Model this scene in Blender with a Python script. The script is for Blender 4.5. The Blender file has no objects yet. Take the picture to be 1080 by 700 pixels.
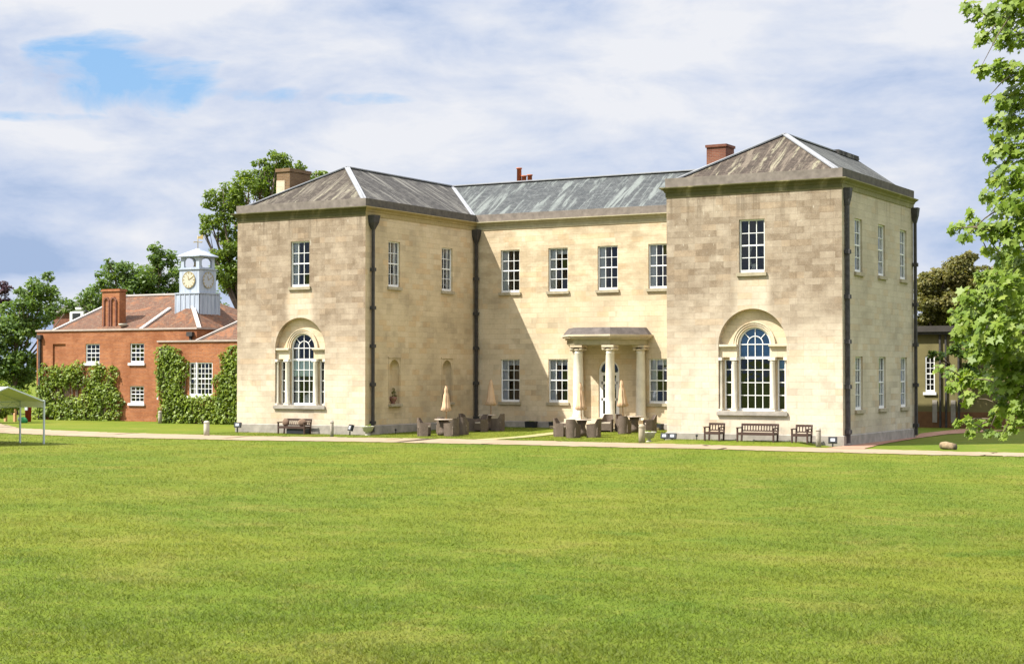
import bpy, math, random
import numpy as np
from mathutils import Vector, Matrix
from mathutils.geometry import tessellate_polygon
random.seed(7); rng = np.random.default_rng(7)
C = bpy.context.scene.collection
R = math.radians

# ---------------------------------------------------------------- camera
YAW, PIT, FPX = .5228, .0234, 1735.0
CAM = Vector((20.726, -61.61, 3.013))
cd = bpy.data.cameras.new('camera'); cam = bpy.data.objects.new('camera', cd); C.objects.link(cam)
cam.location = CAM; cam.rotation_euler = (math.pi/2 + PIT, 0, YAW)
cd.sensor_width = 36; cd.lens = 36*FPX/1080; cd.clip_end = 6000; cd.clip_start = .1
bpy.context.scene.camera = cam
FW = Vector((-math.sin(YAW)*math.cos(PIT), math.cos(YAW)*math.cos(PIT), math.sin(PIT)))
RT = Vector((math.cos(YAW), math.sin(YAW), 0)); UP = RT.cross(FW)
def P(u, v, D):            # where a thing seen there stands, D metres away
    return CAM + FW*D + RT*((u-540)/FPX*D) + UP*((350-v)/FPX*D)

# ---------------------------------------------------------------- sun and sky
SUN_DIR = Vector((1, 1.12, -1.98)).normalized()
EL = math.asin(-SUN_DIR.z); ROT = math.atan2(-SUN_DIR.x, -SUN_DIR.y)
sl = bpy.data.lights.new('sun', 'SUN'); sl.energy = 5.0; sl.angle = R(.53); sl.color = (1, .955, .88)
so = bpy.data.objects.new('sun', sl); C.objects.link(so)
so.rotation_euler = SUN_DIR.to_track_quat('-Z', 'Y').to_euler(); so.location = (0, 0, 60)
W = bpy.data.worlds.new('World'); bpy.context.scene.world = W; W.use_nodes = True
def world():
    nt = W.node_tree; N = nt.nodes; N.clear(); L = nt.links.new
    out = N.new('ShaderNodeOutputWorld'); bg = N.new('ShaderNodeBackground'); bg.inputs[1].default_value = .1
    L(bg.outputs[0], out.inputs[0])
    sky = N.new('ShaderNodeTexSky'); sky.sky_type = 'NISHITA'; sky.sun_disc = False
    sky.sun_elevation = EL; sky.sun_rotation = ROT; sky.air_density = 1.2; sky.dust_density = 1.0
    tc = N.new('ShaderNodeTexCoord')
    def noise(scale, sc, det, rough, dist=0, off=(0, 0, 0)):
        mp = N.new('ShaderNodeMapping'); mp.inputs['Scale'].default_value = sc; mp.inputs['Location'].default_value = off
        L(tc.outputs['Generated'], mp.inputs['Vector'])
        n = N.new('ShaderNodeTexNoise'); n.inputs['Scale'].default_value = scale
        n.inputs['Detail'].default_value = det; n.inputs['Roughness'].default_value = rough
        n.inputs['Distortion'].default_value = dist
        L(mp.outputs[0], n.inputs['Vector']); return n.outputs['Fac']
    def ramp(src, pts):
        r = N.new('ShaderNodeValToRGB'); L(src, r.inputs[0]); e = r.color_ramp.elements
        while len(e) < len(pts): e.new(.5)
        for el, (p, c) in zip(e, pts): el.position = p; el.color = (*c, 1) if len(c) == 3 else c
        return r.outputs[0]
    def mix(f, a, b, mode='MIX'):
        m = N.new('ShaderNodeMix'); m.data_type = 'RGBA'; m.blend_type = mode
        for s, x in ((m.inputs['Factor'], f), (m.inputs['A'], a), (m.inputs['B'], b)):
            if hasattr(x, 'links'): L(x, s)
            else: s.default_value = x
        return m.outputs['Result']
    def mth(op, a, b=0.0, clamp=False):
        m = N.new('ShaderNodeMath'); m.operation = op; m.use_clamp = clamp
        for s, x in ((m.inputs[0], a), (m.inputs[1], b)):
            if hasattr(x, 'links'): L(x, s)
            else: s.default_value = x
        return m.outputs[0]
    n1 = noise(3.2, (1, 1, 4.2), 6, .52, .2, (3.1, .4, .9))
    n2 = noise(10.0, (1, 1, 2.8), 9, .58, .35, (.3, 5.2, 2.2))
    n3 = noise(26.0, (1, 1, 2.2), 8, .66, .2, (1.3, 2.2, 4.2))
    nn = mth('ADD', mth('ADD', mth('MULTIPLY', n1, .54), mth('MULTIPLY', n2, .38)), mth('MULTIPLY', n3, .08))
    sep0 = N.new('ShaderNodeSeparateXYZ'); L(tc.outputs['Generated'], sep0.inputs[0])
    nn = mth('ADD', nn, mth('MULTIPLY', mth('SUBTRACT', mth('MINIMUM', sep0.outputs['Z'], .25), .125), .50))
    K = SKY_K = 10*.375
    cloud = ramp(nn, [(.40, (.46*K, .60*K, .87*K)), (.455, (.63*K, .74*K, .97*K)),
                      (.505, (.78*K, .855*K, 1.02*K)), (.585, (1.0*K, 1.02*K, 1.08*K))])
    # breaks where the blue shows: one large gap low in the west and a few thin ones
    sep = N.new('ShaderNodeSeparateXYZ'); L(tc.outputs['Generated'], sep.inputs[0])
    def gap(u, v, su, sv):
        d = (P(u, v, 100)-CAM).normalized()
        e = mth('SUBTRACT', sep.outputs['Z'], d.z)
        dd = Vector((RT.x, RT.y, 0))
        vm = N.new('ShaderNodeVectorMath'); vm.operation = 'DOT_PRODUCT'
        L(tc.outputs['Generated'], vm.inputs[0]); vm.inputs[1].default_value = dd
        a = mth('SUBTRACT', vm.outputs['Value'], d.dot(dd))
        q = mth('ADD', mth('POWER', mth('ABSOLUTE', mth('DIVIDE', a, su)), 2.0), mth('POWER', mth('ABSOLUTE', mth('DIVIDE', e, sv)), 2.0))
        return mth('SUBTRACT', 1.0, q)
    g = mth('MAXIMUM', gap(85, 82, .072, .025), mth('MAXIMUM', mth('SUBTRACT', gap(330, 102, .075, .007), .25), mth('SUBTRACT', gap(45, 122, .06, .005), .3)))
    gm = mth('ADD', g, mth('MULTIPLY', mth('SUBTRACT', n2, .5), 5.5))
    hole = ramp(gm, [(.25, (0, 0, 0)), (.95, (1, 1, 1))])
    blue = mix(.75, sky.outputs[0], (.24*K, .52*K, .95*K, 1))
    # sunlit clouds overhead, out of view, brightened extra to fill the shaded walls
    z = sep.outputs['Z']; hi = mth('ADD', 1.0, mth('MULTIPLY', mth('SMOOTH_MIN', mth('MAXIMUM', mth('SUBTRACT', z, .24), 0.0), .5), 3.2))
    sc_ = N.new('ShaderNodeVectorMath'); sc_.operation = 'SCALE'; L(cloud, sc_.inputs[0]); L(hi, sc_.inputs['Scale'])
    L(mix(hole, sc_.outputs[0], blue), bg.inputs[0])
world()
sc = bpy.context.scene
sc.view_settings.view_transform = 'Standard'; sc.view_settings.look = 'None'
sc.view_settings.exposure = 1.19; sc.view_settings.gamma = 1
sc.cycles.max_bounces = 8; sc.cycles.transparent_max_bounces = 12

# ---------------------------------------------------------------- materials
class NT:
    def __init__(s, name):
        s.m = bpy.data.materials.new(name); s.m.use_nodes = True
        s.t = s.m.node_tree; s.N = s.t.nodes; s.L = s.t.links.new
        s.b = s.N['Principled BSDF']; s.b.inputs['Roughness'].default_value = .8
        s.b.inputs['Specular IOR Level'].default_value = .25
        s.geo = None
    def pos(s):
        if not s.geo: s.geo = s.N.new('ShaderNodeNewGeometry')
        return s.geo.outputs['Position']
    def uv(s):
        n = s.N.new('ShaderNodeTexCoord'); return n.outputs['UV']
    def put(s, sock, x):
        if hasattr(x, 'links'): s.L(x, sock)
        elif x is not None: sock.default_value = x
    def mapv(s, v, scale=(1, 1, 1), loc=(0, 0, 0), rot=(0, 0, 0)):
        n = s.N.new('ShaderNodeMapping'); s.L(v, n.inputs[0])
        n.inputs['Scale'].default_value = scale; n.inputs['Location'].default_value = loc; n.inputs['Rotation'].default_value = rot
        return n.outputs[0]
    def noise(s, v, scale, det=4, rough=.55, dist=0):
        n = s.N.new('ShaderNodeTexNoise'); s.L(v, n.inputs['Vector']); n.inputs['Scale'].default_value = scale
        n.inputs['Detail'].default_value = det; n.inputs['Roughness'].default_value = rough; n.inputs['Distortion'].default_value = dist
        return n.outputs['Fac']
    def math(s, op, a, b=0.0, c=None, clamp=False):
        n = s.N.new('ShaderNodeMath'); n.operation = op; n.use_clamp = clamp
        s.put(n.inputs[0], a); s.put(n.inputs[1], b)
        if c is not None: s.put(n.inputs[2], c)
        return n.outputs[0]
    def step(s, x, a, b):
        n = s.N.new('ShaderNodeMapRange'); n.interpolation_type = 'SMOOTHSTEP'
        s.put(n.inputs[0], x); n.inputs[1].default_value = a; n.inputs[2].default_value = b
        n.inputs[3].default_value = 0; n.inputs[4].default_value = 1; return n.outputs[0]
    def ramp(s, x, pts):
        r = s.N.new('ShaderNodeValToRGB'); s.L(x, r.inputs[0]); e = r.color_ramp.elements
        while len(e) < len(pts): e.new(.5)
        for el, (p, c) in zip(e, pts): el.position = p; el.color = (*c, 1)
        return r.outputs[0]
    def mix(s, f, a, b, mode='MIX'):
        m = s.N.new('ShaderNodeMix'); m.data_type = 'RGBA'; m.blend_type = mode
        c4 = lambda x: x if hasattr(x, 'links') else ((*x, 1) if len(x) == 3 else x)
        s.put(m.inputs['Factor'], f); s.put(m.inputs['A'], c4(a)); s.put(m.inputs['B'], c4(b))
        return m.outputs['Result']
    def sep(s, v):
        n = s.N.new('ShaderNodeSeparateXYZ'); s.L(v, n.inputs[0]); return n.outputs
    def comb(s, x, y, z=0.0):
        n = s.N.new('ShaderNodeCombineXYZ'); s.put(n.inputs[0], x); s.put(n.inputs[1], y); s.put(n.inputs[2], z); return n.outputs[0]
    def brick(s, v, w, h, mortar, c1, c2, cm, bias=0, smooth=.1):
        n = s.N.new('ShaderNodeTexBrick'); s.L(v, n.inputs['Vector'])
        n.inputs['Scale'].default_value = 1; n.inputs['Brick Width'].default_value = w; n.inputs['Row Height'].default_value = h
        n.inputs['Mortar Size'].default_value = mortar; n.inputs['Mortar Smooth'].default_value = smooth; n.inputs['Bias'].default_value = bias
        n.inputs['Color1'].default_value = (*c1, 1); n.inputs['Color2'].default_value = (*c2, 1); n.inputs['Mortar'].default_value = (*cm, 1)
        return n.outputs['Color'], n.outputs['Fac']
    def bump(s, h, dist=.02, st=.5):
        n = s.N.new('ShaderNodeBump'); s.L(h, n.inputs['Height']); n.inputs['Distance'].default_value = dist; n.inputs['Strength'].default_value = st
        s.L(n.outputs[0], s.b.inputs['Normal'])
    def col(s, c):
        s.put(s.b.inputs['Base Color'], c if hasattr(c, 'links') else (*c, 1)); return s
    def rough(s, r): s.put(s.b.inputs['Roughness'], r); return s

def plain(name, c, rough=.7, var=.12, scale=6, metal=0, spec=.3):
    t = NT(name); n = t.noise(t.pos(), scale, 5, .6)
    a = tuple(x*(1-var) for x in c); b = tuple(min(1, x*(1+var)) for x in c)
    t.col(t.ramp(n, [(.3, a), (.7, b)])); t.rough(rough); t.b.inputs['Metallic'].default_value = metal
    t.b.inputs['Specular IOR Level'].default_value = spec
    return t.m

def stone(name, cream, cream2, dirt=None, z0=3.0, z1=6.5, xc=None, seed=0, amount=1.0, streak=False, topband=0, base=(.30, .28, .24)):
    t = NT(name); p = t.pos(); x, y, z = t.sep(p)
    u = t.math('ADD', x, y); v = t.comb(t.math('ADD', u, seed*7.3), z)
    bc, bf = t.brick(v, .62, .255, .004, cream, cream2, tuple(c*.78 for c in cream2), 0, .6)
    # neighbouring blocks cut from different beds
    v2 = t.comb(t.math('ADD', u, seed*3.1+4.0), z)
    bb, _ = t.brick(v2, .62, .255, 0, (0, 0, 0), (1, 1, 1), (.5, .5, .5))
    big = t.noise(v, .45, 5, .6, .3)
    c = t.mix(t.step(big, .42, .68), bc, tuple(k*.86 for k in cream2))
    v3 = t.comb(t.math('ADD', u, seed*3.1+9.92), z); b3, _ = t.brick(v3, .62, .255, 0, (0, 0, 0), (1, 1, 1), (.5, .5, .5))
    c = t.mix(t.math('MULTIPLY', t.step(b3, .72, .92), .45), c, (cream2[0]*.98, cream2[1]*.82, cream2[2]*.66))
    bp_ = t.math('ADD', t.math('MULTIPLY', t.math('MULTIPLY', bb, t.step(t.noise(v, .7, 3, .6), .40, .62)), -.24), 1.0)
    c = t.mix(1.0, c, t.comb(bp_, bp_, bp_), 'MULTIPLY')
    if topband:
        tb = t.math('MULTIPLY', t.step(z, 5.6, 7.6), t.step(t.noise(t.mapv(v, (.55, 1.1, 1)), 1.0, 5, .65), .40, .62))
        c = t.mix(t.math('MULTIPLY', tb, topband), c, (.285, .215, .130))
    if dirt:
        nz = t.noise(t.mapv(v, (.6, 1.5, 1)), .8, 6, .65, .5)
        hgt = t.step(t.math('ADD', z, t.math('MULTIPLY', t.math('SUBTRACT', nz, .5), 4.2)), z0, z1)
        pat = t.math('ADD', t.math('MULTIPLY', t.step(t.noise(v, 1.3, 6, .7), .30, .62), .35), .65)
        m = t.math('MULTIPLY', hgt, pat)
        m = t.math('MULTIPLY', m, t.math('ADD', t.math('MULTIPLY', bb, .26), .72))
        if xc is not None:   # rain-washed strips under and beside the sill
            dx = t.math('ABSOLUTE', t.math('SUBTRACT', x, xc))
            cl = t.math('MULTIPLY', t.math('SUBTRACT', 1.0, t.step(dx, .5, .95)), t.math('SUBTRACT', 1.0, t.step(z, 6.6, 6.9)))
            m = t.math('MULTIPLY', m, t.math('SUBTRACT', 1.0, t.math('MULTIPLY', cl, .75)))
        fine = t.noise(v, 22, 4, .7)
        dc = t.mix(t.step(fine, .35, .65), tuple(k*.82 for k in dirt), tuple(k*1.22 for k in dirt))
        c = t.mix(t.math('MULTIPLY', m, amount), c, dc)
    if dirt:
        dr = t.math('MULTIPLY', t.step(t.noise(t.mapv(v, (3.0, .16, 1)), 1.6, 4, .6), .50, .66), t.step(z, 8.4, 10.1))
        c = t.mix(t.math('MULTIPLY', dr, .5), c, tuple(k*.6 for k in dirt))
    if streak:
        st = t.noise(t.mapv(v, (3.2, .9, 1)), 2.4, 3, .6)
        s2 = t.math('MULTIPLY', t.step(st, .66, .72), t.step(z, 6.2, 8.6))
        c = t.mix(t.math('MULTIPLY', s2, .55), c, (.52, .48, .40))
    # damp foot and grime run
    ft = t.math('MULTIPLY', t.math('SUBTRACT', 1.0, t.step(z, .45, 1.35)), t.step(t.noise(v, 1.7, 5, .65), .48, .66))
    c = t.mix(t.math('MULTIPLY', ft, .45), c, base)
    g = t.noise(v, 9, 6, .7); c = t.mix(.22, c, t.ramp(g, [(.25, (.35, .33, .3)), (.7, (1, 1, 1))]), 'MULTIPLY')
    t.col(c); t.rough(.9)
    t.bump(t.math('ADD', t.math('MULTIPLY', g, .6), t.math('MULTIPLY', bf, -.8)), .018, .6)
    return t.m

M = {}
M['stoneF1'] = stone('stone_front_west', (.60, .505, .385), (.555, .46, .34), (.165, .119, .078), 1.2, 6.4, -26.22, 1, .95, True)
M['stoneF2'] = stone('stone_front_east', (.615, .53, .415), (.57, .485, .37), (.165, .119, .078), 2.4, 6.8, -3.73, 2, .97, True)
M['stoneM'] = stone('stone_centre', (.61, .505, .35), (.56, .455, .305), None, seed=3, topband=.6)
M['stoneE1'] = stone('stone_side_gold', (.58, .465, .30), (.53, .42, .26), None, seed=4)
M['stoneE2'] = stone('stone_side_grey', (.53, .465, .345), (.47, .41, .30), (.34, .30, .21), 1, 9, None, 5, .45)
M['trim'] = stone('trim_stone', (.60, .52, .38), (.55, .465, .33), None, seed=6)
def frieze(name, c, dark, amt):
    t = NT(name); p = t.pos(); x, y, z = t.sep(p); u = t.math('ADD', x, y)
    n = t.noise(t.comb(t.math('MULTIPLY', u, .9), t.math('MULTIPLY', z, .25)), 1.6, 4, .6)
    n2 = t.noise(p, 6, 5, .65)
    cc = t.mix(t.math('MULTIPLY', t.step(n, .26, .50), amt), c, dark)
    cc = t.mix(.35, cc, t.ramp(n2, [(.3, (.4, .4, .35)), (.65, (1, 1, 1))]), 'MULTIPLY')
    t.col(cc).rough(.92); t.bump(n2, .01, .4); return t.m
M['frieze_moss'] = frieze('mossy_frieze', (.26, .225, .13), (.085, .08, .032), .95)
M['frieze_clean'] = frieze('pale_frieze', (.42, .37, .25), (.27, .24, .14), .5)
M['frieze_side'] = frieze('gold_frieze', (.40, .31, .15), (.27, .21, .09), .5)
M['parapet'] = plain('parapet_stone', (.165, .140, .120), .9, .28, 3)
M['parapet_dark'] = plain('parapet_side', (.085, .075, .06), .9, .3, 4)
M['plinth'] = plain('plinth_stone', (.26, .235, .20), .9, .25, 2.5)
M['sill'] = plain('sill_stone', (.30, .26, .18), .9, .2, 5)
M['white'] = plain('white_paint', (.66, .66, .64), .45, .04, 8)
M['colwhite'] = plain('column_stone', (.58, .535, .44), .8, .12, 3)
M['lead'] = plain('lead_flashing', (.22, .225, .235), .55, .12, 4, 0, .4)
M['iron'] = plain('dark_iron', (.04, .037, .035), .6, .4, 5)
M['iron_rust'] = plain('old_lead_pipe', (.05, .046, .048), .7, .5, 6)
M['wood'] = plain('dark_bench_wood', (.05, .028, .02), .7, .35, 18)
M['teak'] = plain('grey_post_wood', (.30, .27, .22), .9, .3, 10)
M['curtain'] = plain('pale_curtain', (.66, .67, .72), .9, .08, 5)
M['curtain_dark'] = plain('brown_curtain', (.14, .09, .06), .9, .2, 5)
M['blind'] = plain('pale_blind', (.62, .75, .72), .9, .06, 5)
M['panel_blue'] = plain('blue_panel', (.12, .27, .55), .8, .2, 3)
M['dark'] = plain('dark_interior', (.035, .03, .026), .95, .2, 2)
M['parasol'] = plain('parasol_canvas', (.48, .325, .20), .9, .08, 4)
M['pole'] = plain('parasol_pole', (.30, .17, .08), .6, .15, 6)
M['pot'] = plain('terracotta', (.38, .12, .05), .85, .15, 5)
M['black'] = plain('black_plastic', (.02, .022, .025), .45, .2, 5)
M['lens'] = plain('pale_lens', (.42, .44, .47), .2, .03, 5)
M['leaf_small'] = plain('planter_leaf', (.06, .11, .02), .6, .4, 9)
M['urn'] = plain('weathered_urn', (.40, .38, .30), .85, .15, 7)
M['bark'] = plain('bark', (.11, .085, .06), .95, .35, 4)
M['clock'] = plain('clock_cream', (.40, .38, .30), .6, .05, 5)
M['gold'] = plain('gilding', (.30, .23, .09), .4, .1, 5)
M['red'] = plain('dark_red', (.22, .02, .025), .5, .2, 5)
M['greenbag'] = plain('green_sack', (.03, .22, .07), .6, .25, 6)
M['tent'] = plain('tent_canvas', (.80, .79, .77), .8, .05, 2)
M['tentleg'] = plain('tent_leg', (.50, .54, .55), .4, .08, 3)
M['log'] = plain('log_bark', (.20, .145, .085), .95, .45, 6)
M['fascia'] = plain('dark_fascia', (.04, .035, .03), .7, .2, 2)
M['cream_wall'] = plain('cream_render', (.14, .12, .05), .9, .15, 1.5)
M['brown_base'] = plain('brown_base', (.14, .07, .03), .9, .25, 2)

def wicker():
    t = NT('wicker'); p = t.pos()
    n = t.N.new('ShaderNodeTexChecker'); n.inputs['Scale'].default_value = 55; t.L(p, n.inputs['Vector'])
    g = t.noise(p, 5, 4)
    t.col(t.mix(t.step(g, .3, .7), t.mix(n.outputs['Fac'], (.095, .07, .052), (.15, .115, .09)), t.mix(n.outputs['Fac'], (.07, .05, .036), (.12, .09, .068)))).rough(.75)
    return t.m
M['wicker'] = wicker()

def glass():
    t = NT('window_glass'); N = t.N; L = t.L
    gl = N.new('ShaderNodeBsdfGlossy'); gl.inputs['Roughness'].default_value = .02; gl.inputs['Color'].default_value = (.9, .95, 1, 1)
    tr = N.new('ShaderNodeBsdfTransparent'); tr.inputs['Color'].default_value = (.90, .92, .92, 1)
    lw = N.new('ShaderNodeFresnel'); lw.inputs['IOR'].default_value = 1.6
    g = t.noise(t.pos(), 1.4, 2, .5)
    bp = N.new('ShaderNodeBump'); bp.inputs['Distance'].default_value = .02; bp.inputs['Strength'].default_value = .25; L(g, bp.inputs['Height'])
    L(bp.outputs[0], gl.inputs['Normal'])
    mx = N.new('ShaderNodeMixShader'); L(lw.outputs[0], mx.inputs[0]); L(tr.outputs[0], mx.inputs[1]); L(gl.outputs[0], mx.inputs[2])
    L(mx.outputs[0], N['Material Output'].inputs[0]); return t.m
M['glass'] = glass()

def slate(name, c1, c2, lich, amt, lich2=None, moss=.5):
    t = NT(name); uv = t.uv(); x, y, _ = t.sep(uv)
    bc, bf = t.brick(uv, .24, .17, .006, c1, c2, tuple(k*.45 for k in c1), 0, .2)
    sx = t.math('ADD', x, t.math('MULTIPLY', y, .0))
    st = t.noise(t.comb(t.math('MULTIPLY', sx, 2.2), t.math('MULTIPLY', y, .22)), 1.0, 7, .72, .5)
    big = t.noise(uv, .55, 4, .6)
    m = t.math('MULTIPLY', t.step(st, .50, .60), t.step(big, .25, .5))
    c = t.mix(t.math('MULTIPLY', m, amt), bc, lich)
    if lich2:
        m2 = t.step(t.noise(t.comb(t.math('MULTIPLY', x, 2.6), t.math('MULTIPLY', y, .38)), 1.3, 6, .75, .5), .53, .64)
        c = t.mix(t.math('MULTIPLY', m2, .75), c, lich2)
    f = t.noise(uv, 14, 5, .75)
    c = t.mix(t.math('MULTIPLY', t.step(t.noise(uv, 3.2, 7, .8), .52, .66), .6), c, tuple(k*1.8 for k in c2))
    c = t.mix(moss, c, t.ramp(f, [(.3, (.35, .35, .35)), (.68, (1.0, 1.0, 1.0))]), 'MULTIPLY')
    t.col(c).rough(.92); t.b.inputs['Specular IOR Level'].default_value = .12
    # each course overlaps the next
    saw = t.math('FRACT', t.math('DIVIDE', y, .17))
    t.bump(t.math('ADD', t.math('MULTIPLY', saw, -1.0), t.math('MULTIPLY', f, .8)), .02, .8)
    return t.m
M['slate_main'] = slate('slate_grey', (.055, .06, .062), (.085, .09, .09), (.20, .22, .205), .75)
M['slate_side'] = slate('slate_brown_grey', (.05, .047, .044), (.085, .08, .073), (.20, .19, .165), .8)
M['slate_hip'] = slate('slate_lichen', (.05, .04, .032), (.08, .063, .05), (.20, .165, .125), .6, (.27, .25, .17))
def clay():
    t = NT('clay_tiles'); uv = t.uv()
    bc, bf = t.brick(uv, .17, .12, .008, (.085, .042, .026), (.135, .066, .038), (.045, .025, .018), 0, .3)
    b = t.noise(uv, .9, 6, .7, .5); f = t.noise(uv, 5, 5, .75)
    c = t.mix(t.math('MULTIPLY', t.step(b, .50, .64), .8), bc, (.20, .080, .034))
    c = t.mix(t.math('MULTIPLY', t.step(f, .5, .62), .6), c, (.14, .11, .075))
    c = t.mix(t.math('MULTIPLY', t.step(t.noise(uv, 8, 3, .6), .58, .66), .6), c, (.11, .07, .05))
    t.col(c).rough(.9); t.bump(f, .03, .8); return t.m
M['clay'] = clay()
def brickm(name, c1, c2, cm):
    t = NT(name); p = t.pos(); x, y, z = t.sep(p); v = t.comb(t.math('ADD', x, y), z)
    bc, bf = t.brick(v, .225, .075, .010, c1, c2, cm, -.1, .2)
    b = t.noise(v, .7, 6, .65); c = t.mix(t.math('MULTIPLY', t.step(b, .4, .65), .6), bc, tuple(k*.6 for k in c1))
    f = t.noise(v, 4.5, 5, .75); c = t.mix(t.math('MULTIPLY', t.step(f, .55, .66), .45), c, tuple(k*.5 for k in c1))
    t.col(c).rough(.9); t.bump(t.math('MULTIPLY', bf, -1), .008, .5); return t.m
M['brick'] = brickm('red_brick', (.27, .085, .027), (.37, .135, .046), (.24, .15, .10))
M['brick_dark'] = brickm('chimney_brick', (.15, .05, .03), (.20, .075, .042), (.18, .12, .09))
M['brick_lich'] = brickm('lichen_brick', (.15, .085, .04), (.20, .12, .055), (.17, .13, .09))

def leafmat(name, c1, c2, c3, trans=.35, bright=1.0):
    t = NT(name); N = t.N; L = t.L
    a = N.new('ShaderNodeAttribute'); a.attribute_name = 'tint'
    c = t.ramp(a.outputs['Fac'], [(0, c1), (.55, c2), (1, c3)])
    t.b.inputs['Roughness'].default_value = .5; t.b.inputs['Specular IOR Level'].default_value = .35
    L(c, t.b.inputs['Base Color'])
    tr = N.new('ShaderNodeBsdfTranslucent')
    L(t.mix(1.0, c, (1.25, 1.2, .55), 'MULTIPLY'), tr.inputs['Color'])
    mx = N.new('ShaderNodeMixShader'); mx.inputs[0].default_value = trans
    L(t.b.outputs[0], mx.inputs[1]); L(tr.outputs[0], mx.inputs[2]); L(mx.outputs[0], N['Material Output'].inputs[0])
    return t.m
M['leaf_maple'] = leafmat('leaf_maple', (.085, .15, .012), (.16, .235, .022), (.26, .32, .06), .5)
M['leaf_oak'] = leafmat('leaf_oak', (.065, .12, .012), (.13, .195, .022), (.20, .26, .045), .48)
M['leaf_dark'] = leafmat('leaf_blue_green', (.055, .11, .022), (.11, .18, .035), (.175, .25, .058), .48)
M['leaf_mag'] = leafmat('leaf_magnolia', (.075, .085, .018), (.14, .135, .032), (.24, .20, .07), .4)
M['leaf_purple'] = leafmat('leaf_purple', (.03, .012, .02), (.06, .025, .035), (.09, .04, .05), .2)
M['leaf_ivy'] = leafmat('leaf_ivy', (.075, .125, .010), (.165, .235, .020), (.28, .34, .045), .42)

def grassmat(name, blades):
    t = NT(name); p = t.pos(); x, y, z = t.sep(p); v = t.comb(x, y)
    big = t.noise(v, .13, 5, .6, .6); mid = t.noise(t.mapv(v, (1.0, .75, 1), rot=(0, 0, .5)), .5, 7, .68, .4); fi = t.noise(v, 3.5, 5, .75)
    G1, G2, G3, G4 = (.082, .118, .010), (.114, .133, .013), (.150, .146, .028), (.060, .103, .009)
    c = t.mix(t.step(big, .36, .64), G1, G2)
    c = t.mix(t.math('MULTIPLY', t.step(mid, .50, .68), .65), c, G3)
    c = t.mix(t.math('MULTIPLY', t.math('SUBTRACT', 1.0, t.step(mid, .30, .44)), .75), c, G4)
    c = t.mix(t.math('MULTIPLY', t.step(fi, .50, .72), .30), c, (.24, .20, .055))
    c = t.mix(t.math('MULTIPLY', t.math('SUBTRACT', 1.0, t.step(fi, .26, .42)), .35), c, (.045, .090, .010))
    if blades:
        a = t.N.new('ShaderNodeAttribute'); a.attribute_name = 'tint'
        c = t.mix(.75, c, t.ramp(a.outputs['Fac'], [(0, (.85, .9, .8)), (.5, (1.12, 1.12, 1.05)), (.88, (1.3, 1.28, 1.2)), (1, (1.8, 1.6, 2.0))]), 'MULTIPLY')
        t.col(c).rough(.55)
        tr = t.N.new('ShaderNodeBsdfTranslucent'); t.L(c, tr.inputs['Color'])
        mx = t.N.new('ShaderNodeMixShader'); mx.inputs[0].default_value = .45
        t.L(t.b.outputs[0], mx.inputs[1]); t.L(tr.outputs[0], mx.inputs[2]); t.L(mx.outputs[0], t.N['Material Output'].inputs[0])
    else:
        ff = t.noise(v, 26, 4, .8)
        c = t.mix(.45, c, t.ramp(ff, [(.30, (.68, .72, .6)), (.62, (1.1, 1.1, 1.0))]), 'MULTIPLY')
        t.col(c).rough(.95); t.b.inputs['Specular IOR Level'].default_value = .1
        t.bump(t.math('ADD', ff, fi), .03, .5)
    return t.m
M['lawn'] = grassmat('lawn', False); M['blades'] = grassmat('grass_blades', True)
def gravel(name, c1, c2):
    t = NT(name); p = t.pos(); f = t.noise(p, 30, 4, .8); b = t.noise(p, .8, 5, .6)
    c = t.mix(t.step(b, .35, .65), c1, c2); c = t.mix(.5, c, t.ramp(f, [(.3, (.6, .6, .6)), (.65, (1.1, 1.1, 1.1))]), 'MULTIPLY')
    t.col(c).rough(.95); t.bump(f, .01, .5); return t.m
M['gravel'] = gravel('hoggin_path', (.235, .178, .115), (.28, .215, .14))
M['gravel_red'] = gravel('red_gravel', (.26, .13, .085), (.33, .19, .125))
M['spur'] = gravel('pale_spur', (.30, .26, .13), (.26, .23, .10))

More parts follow.
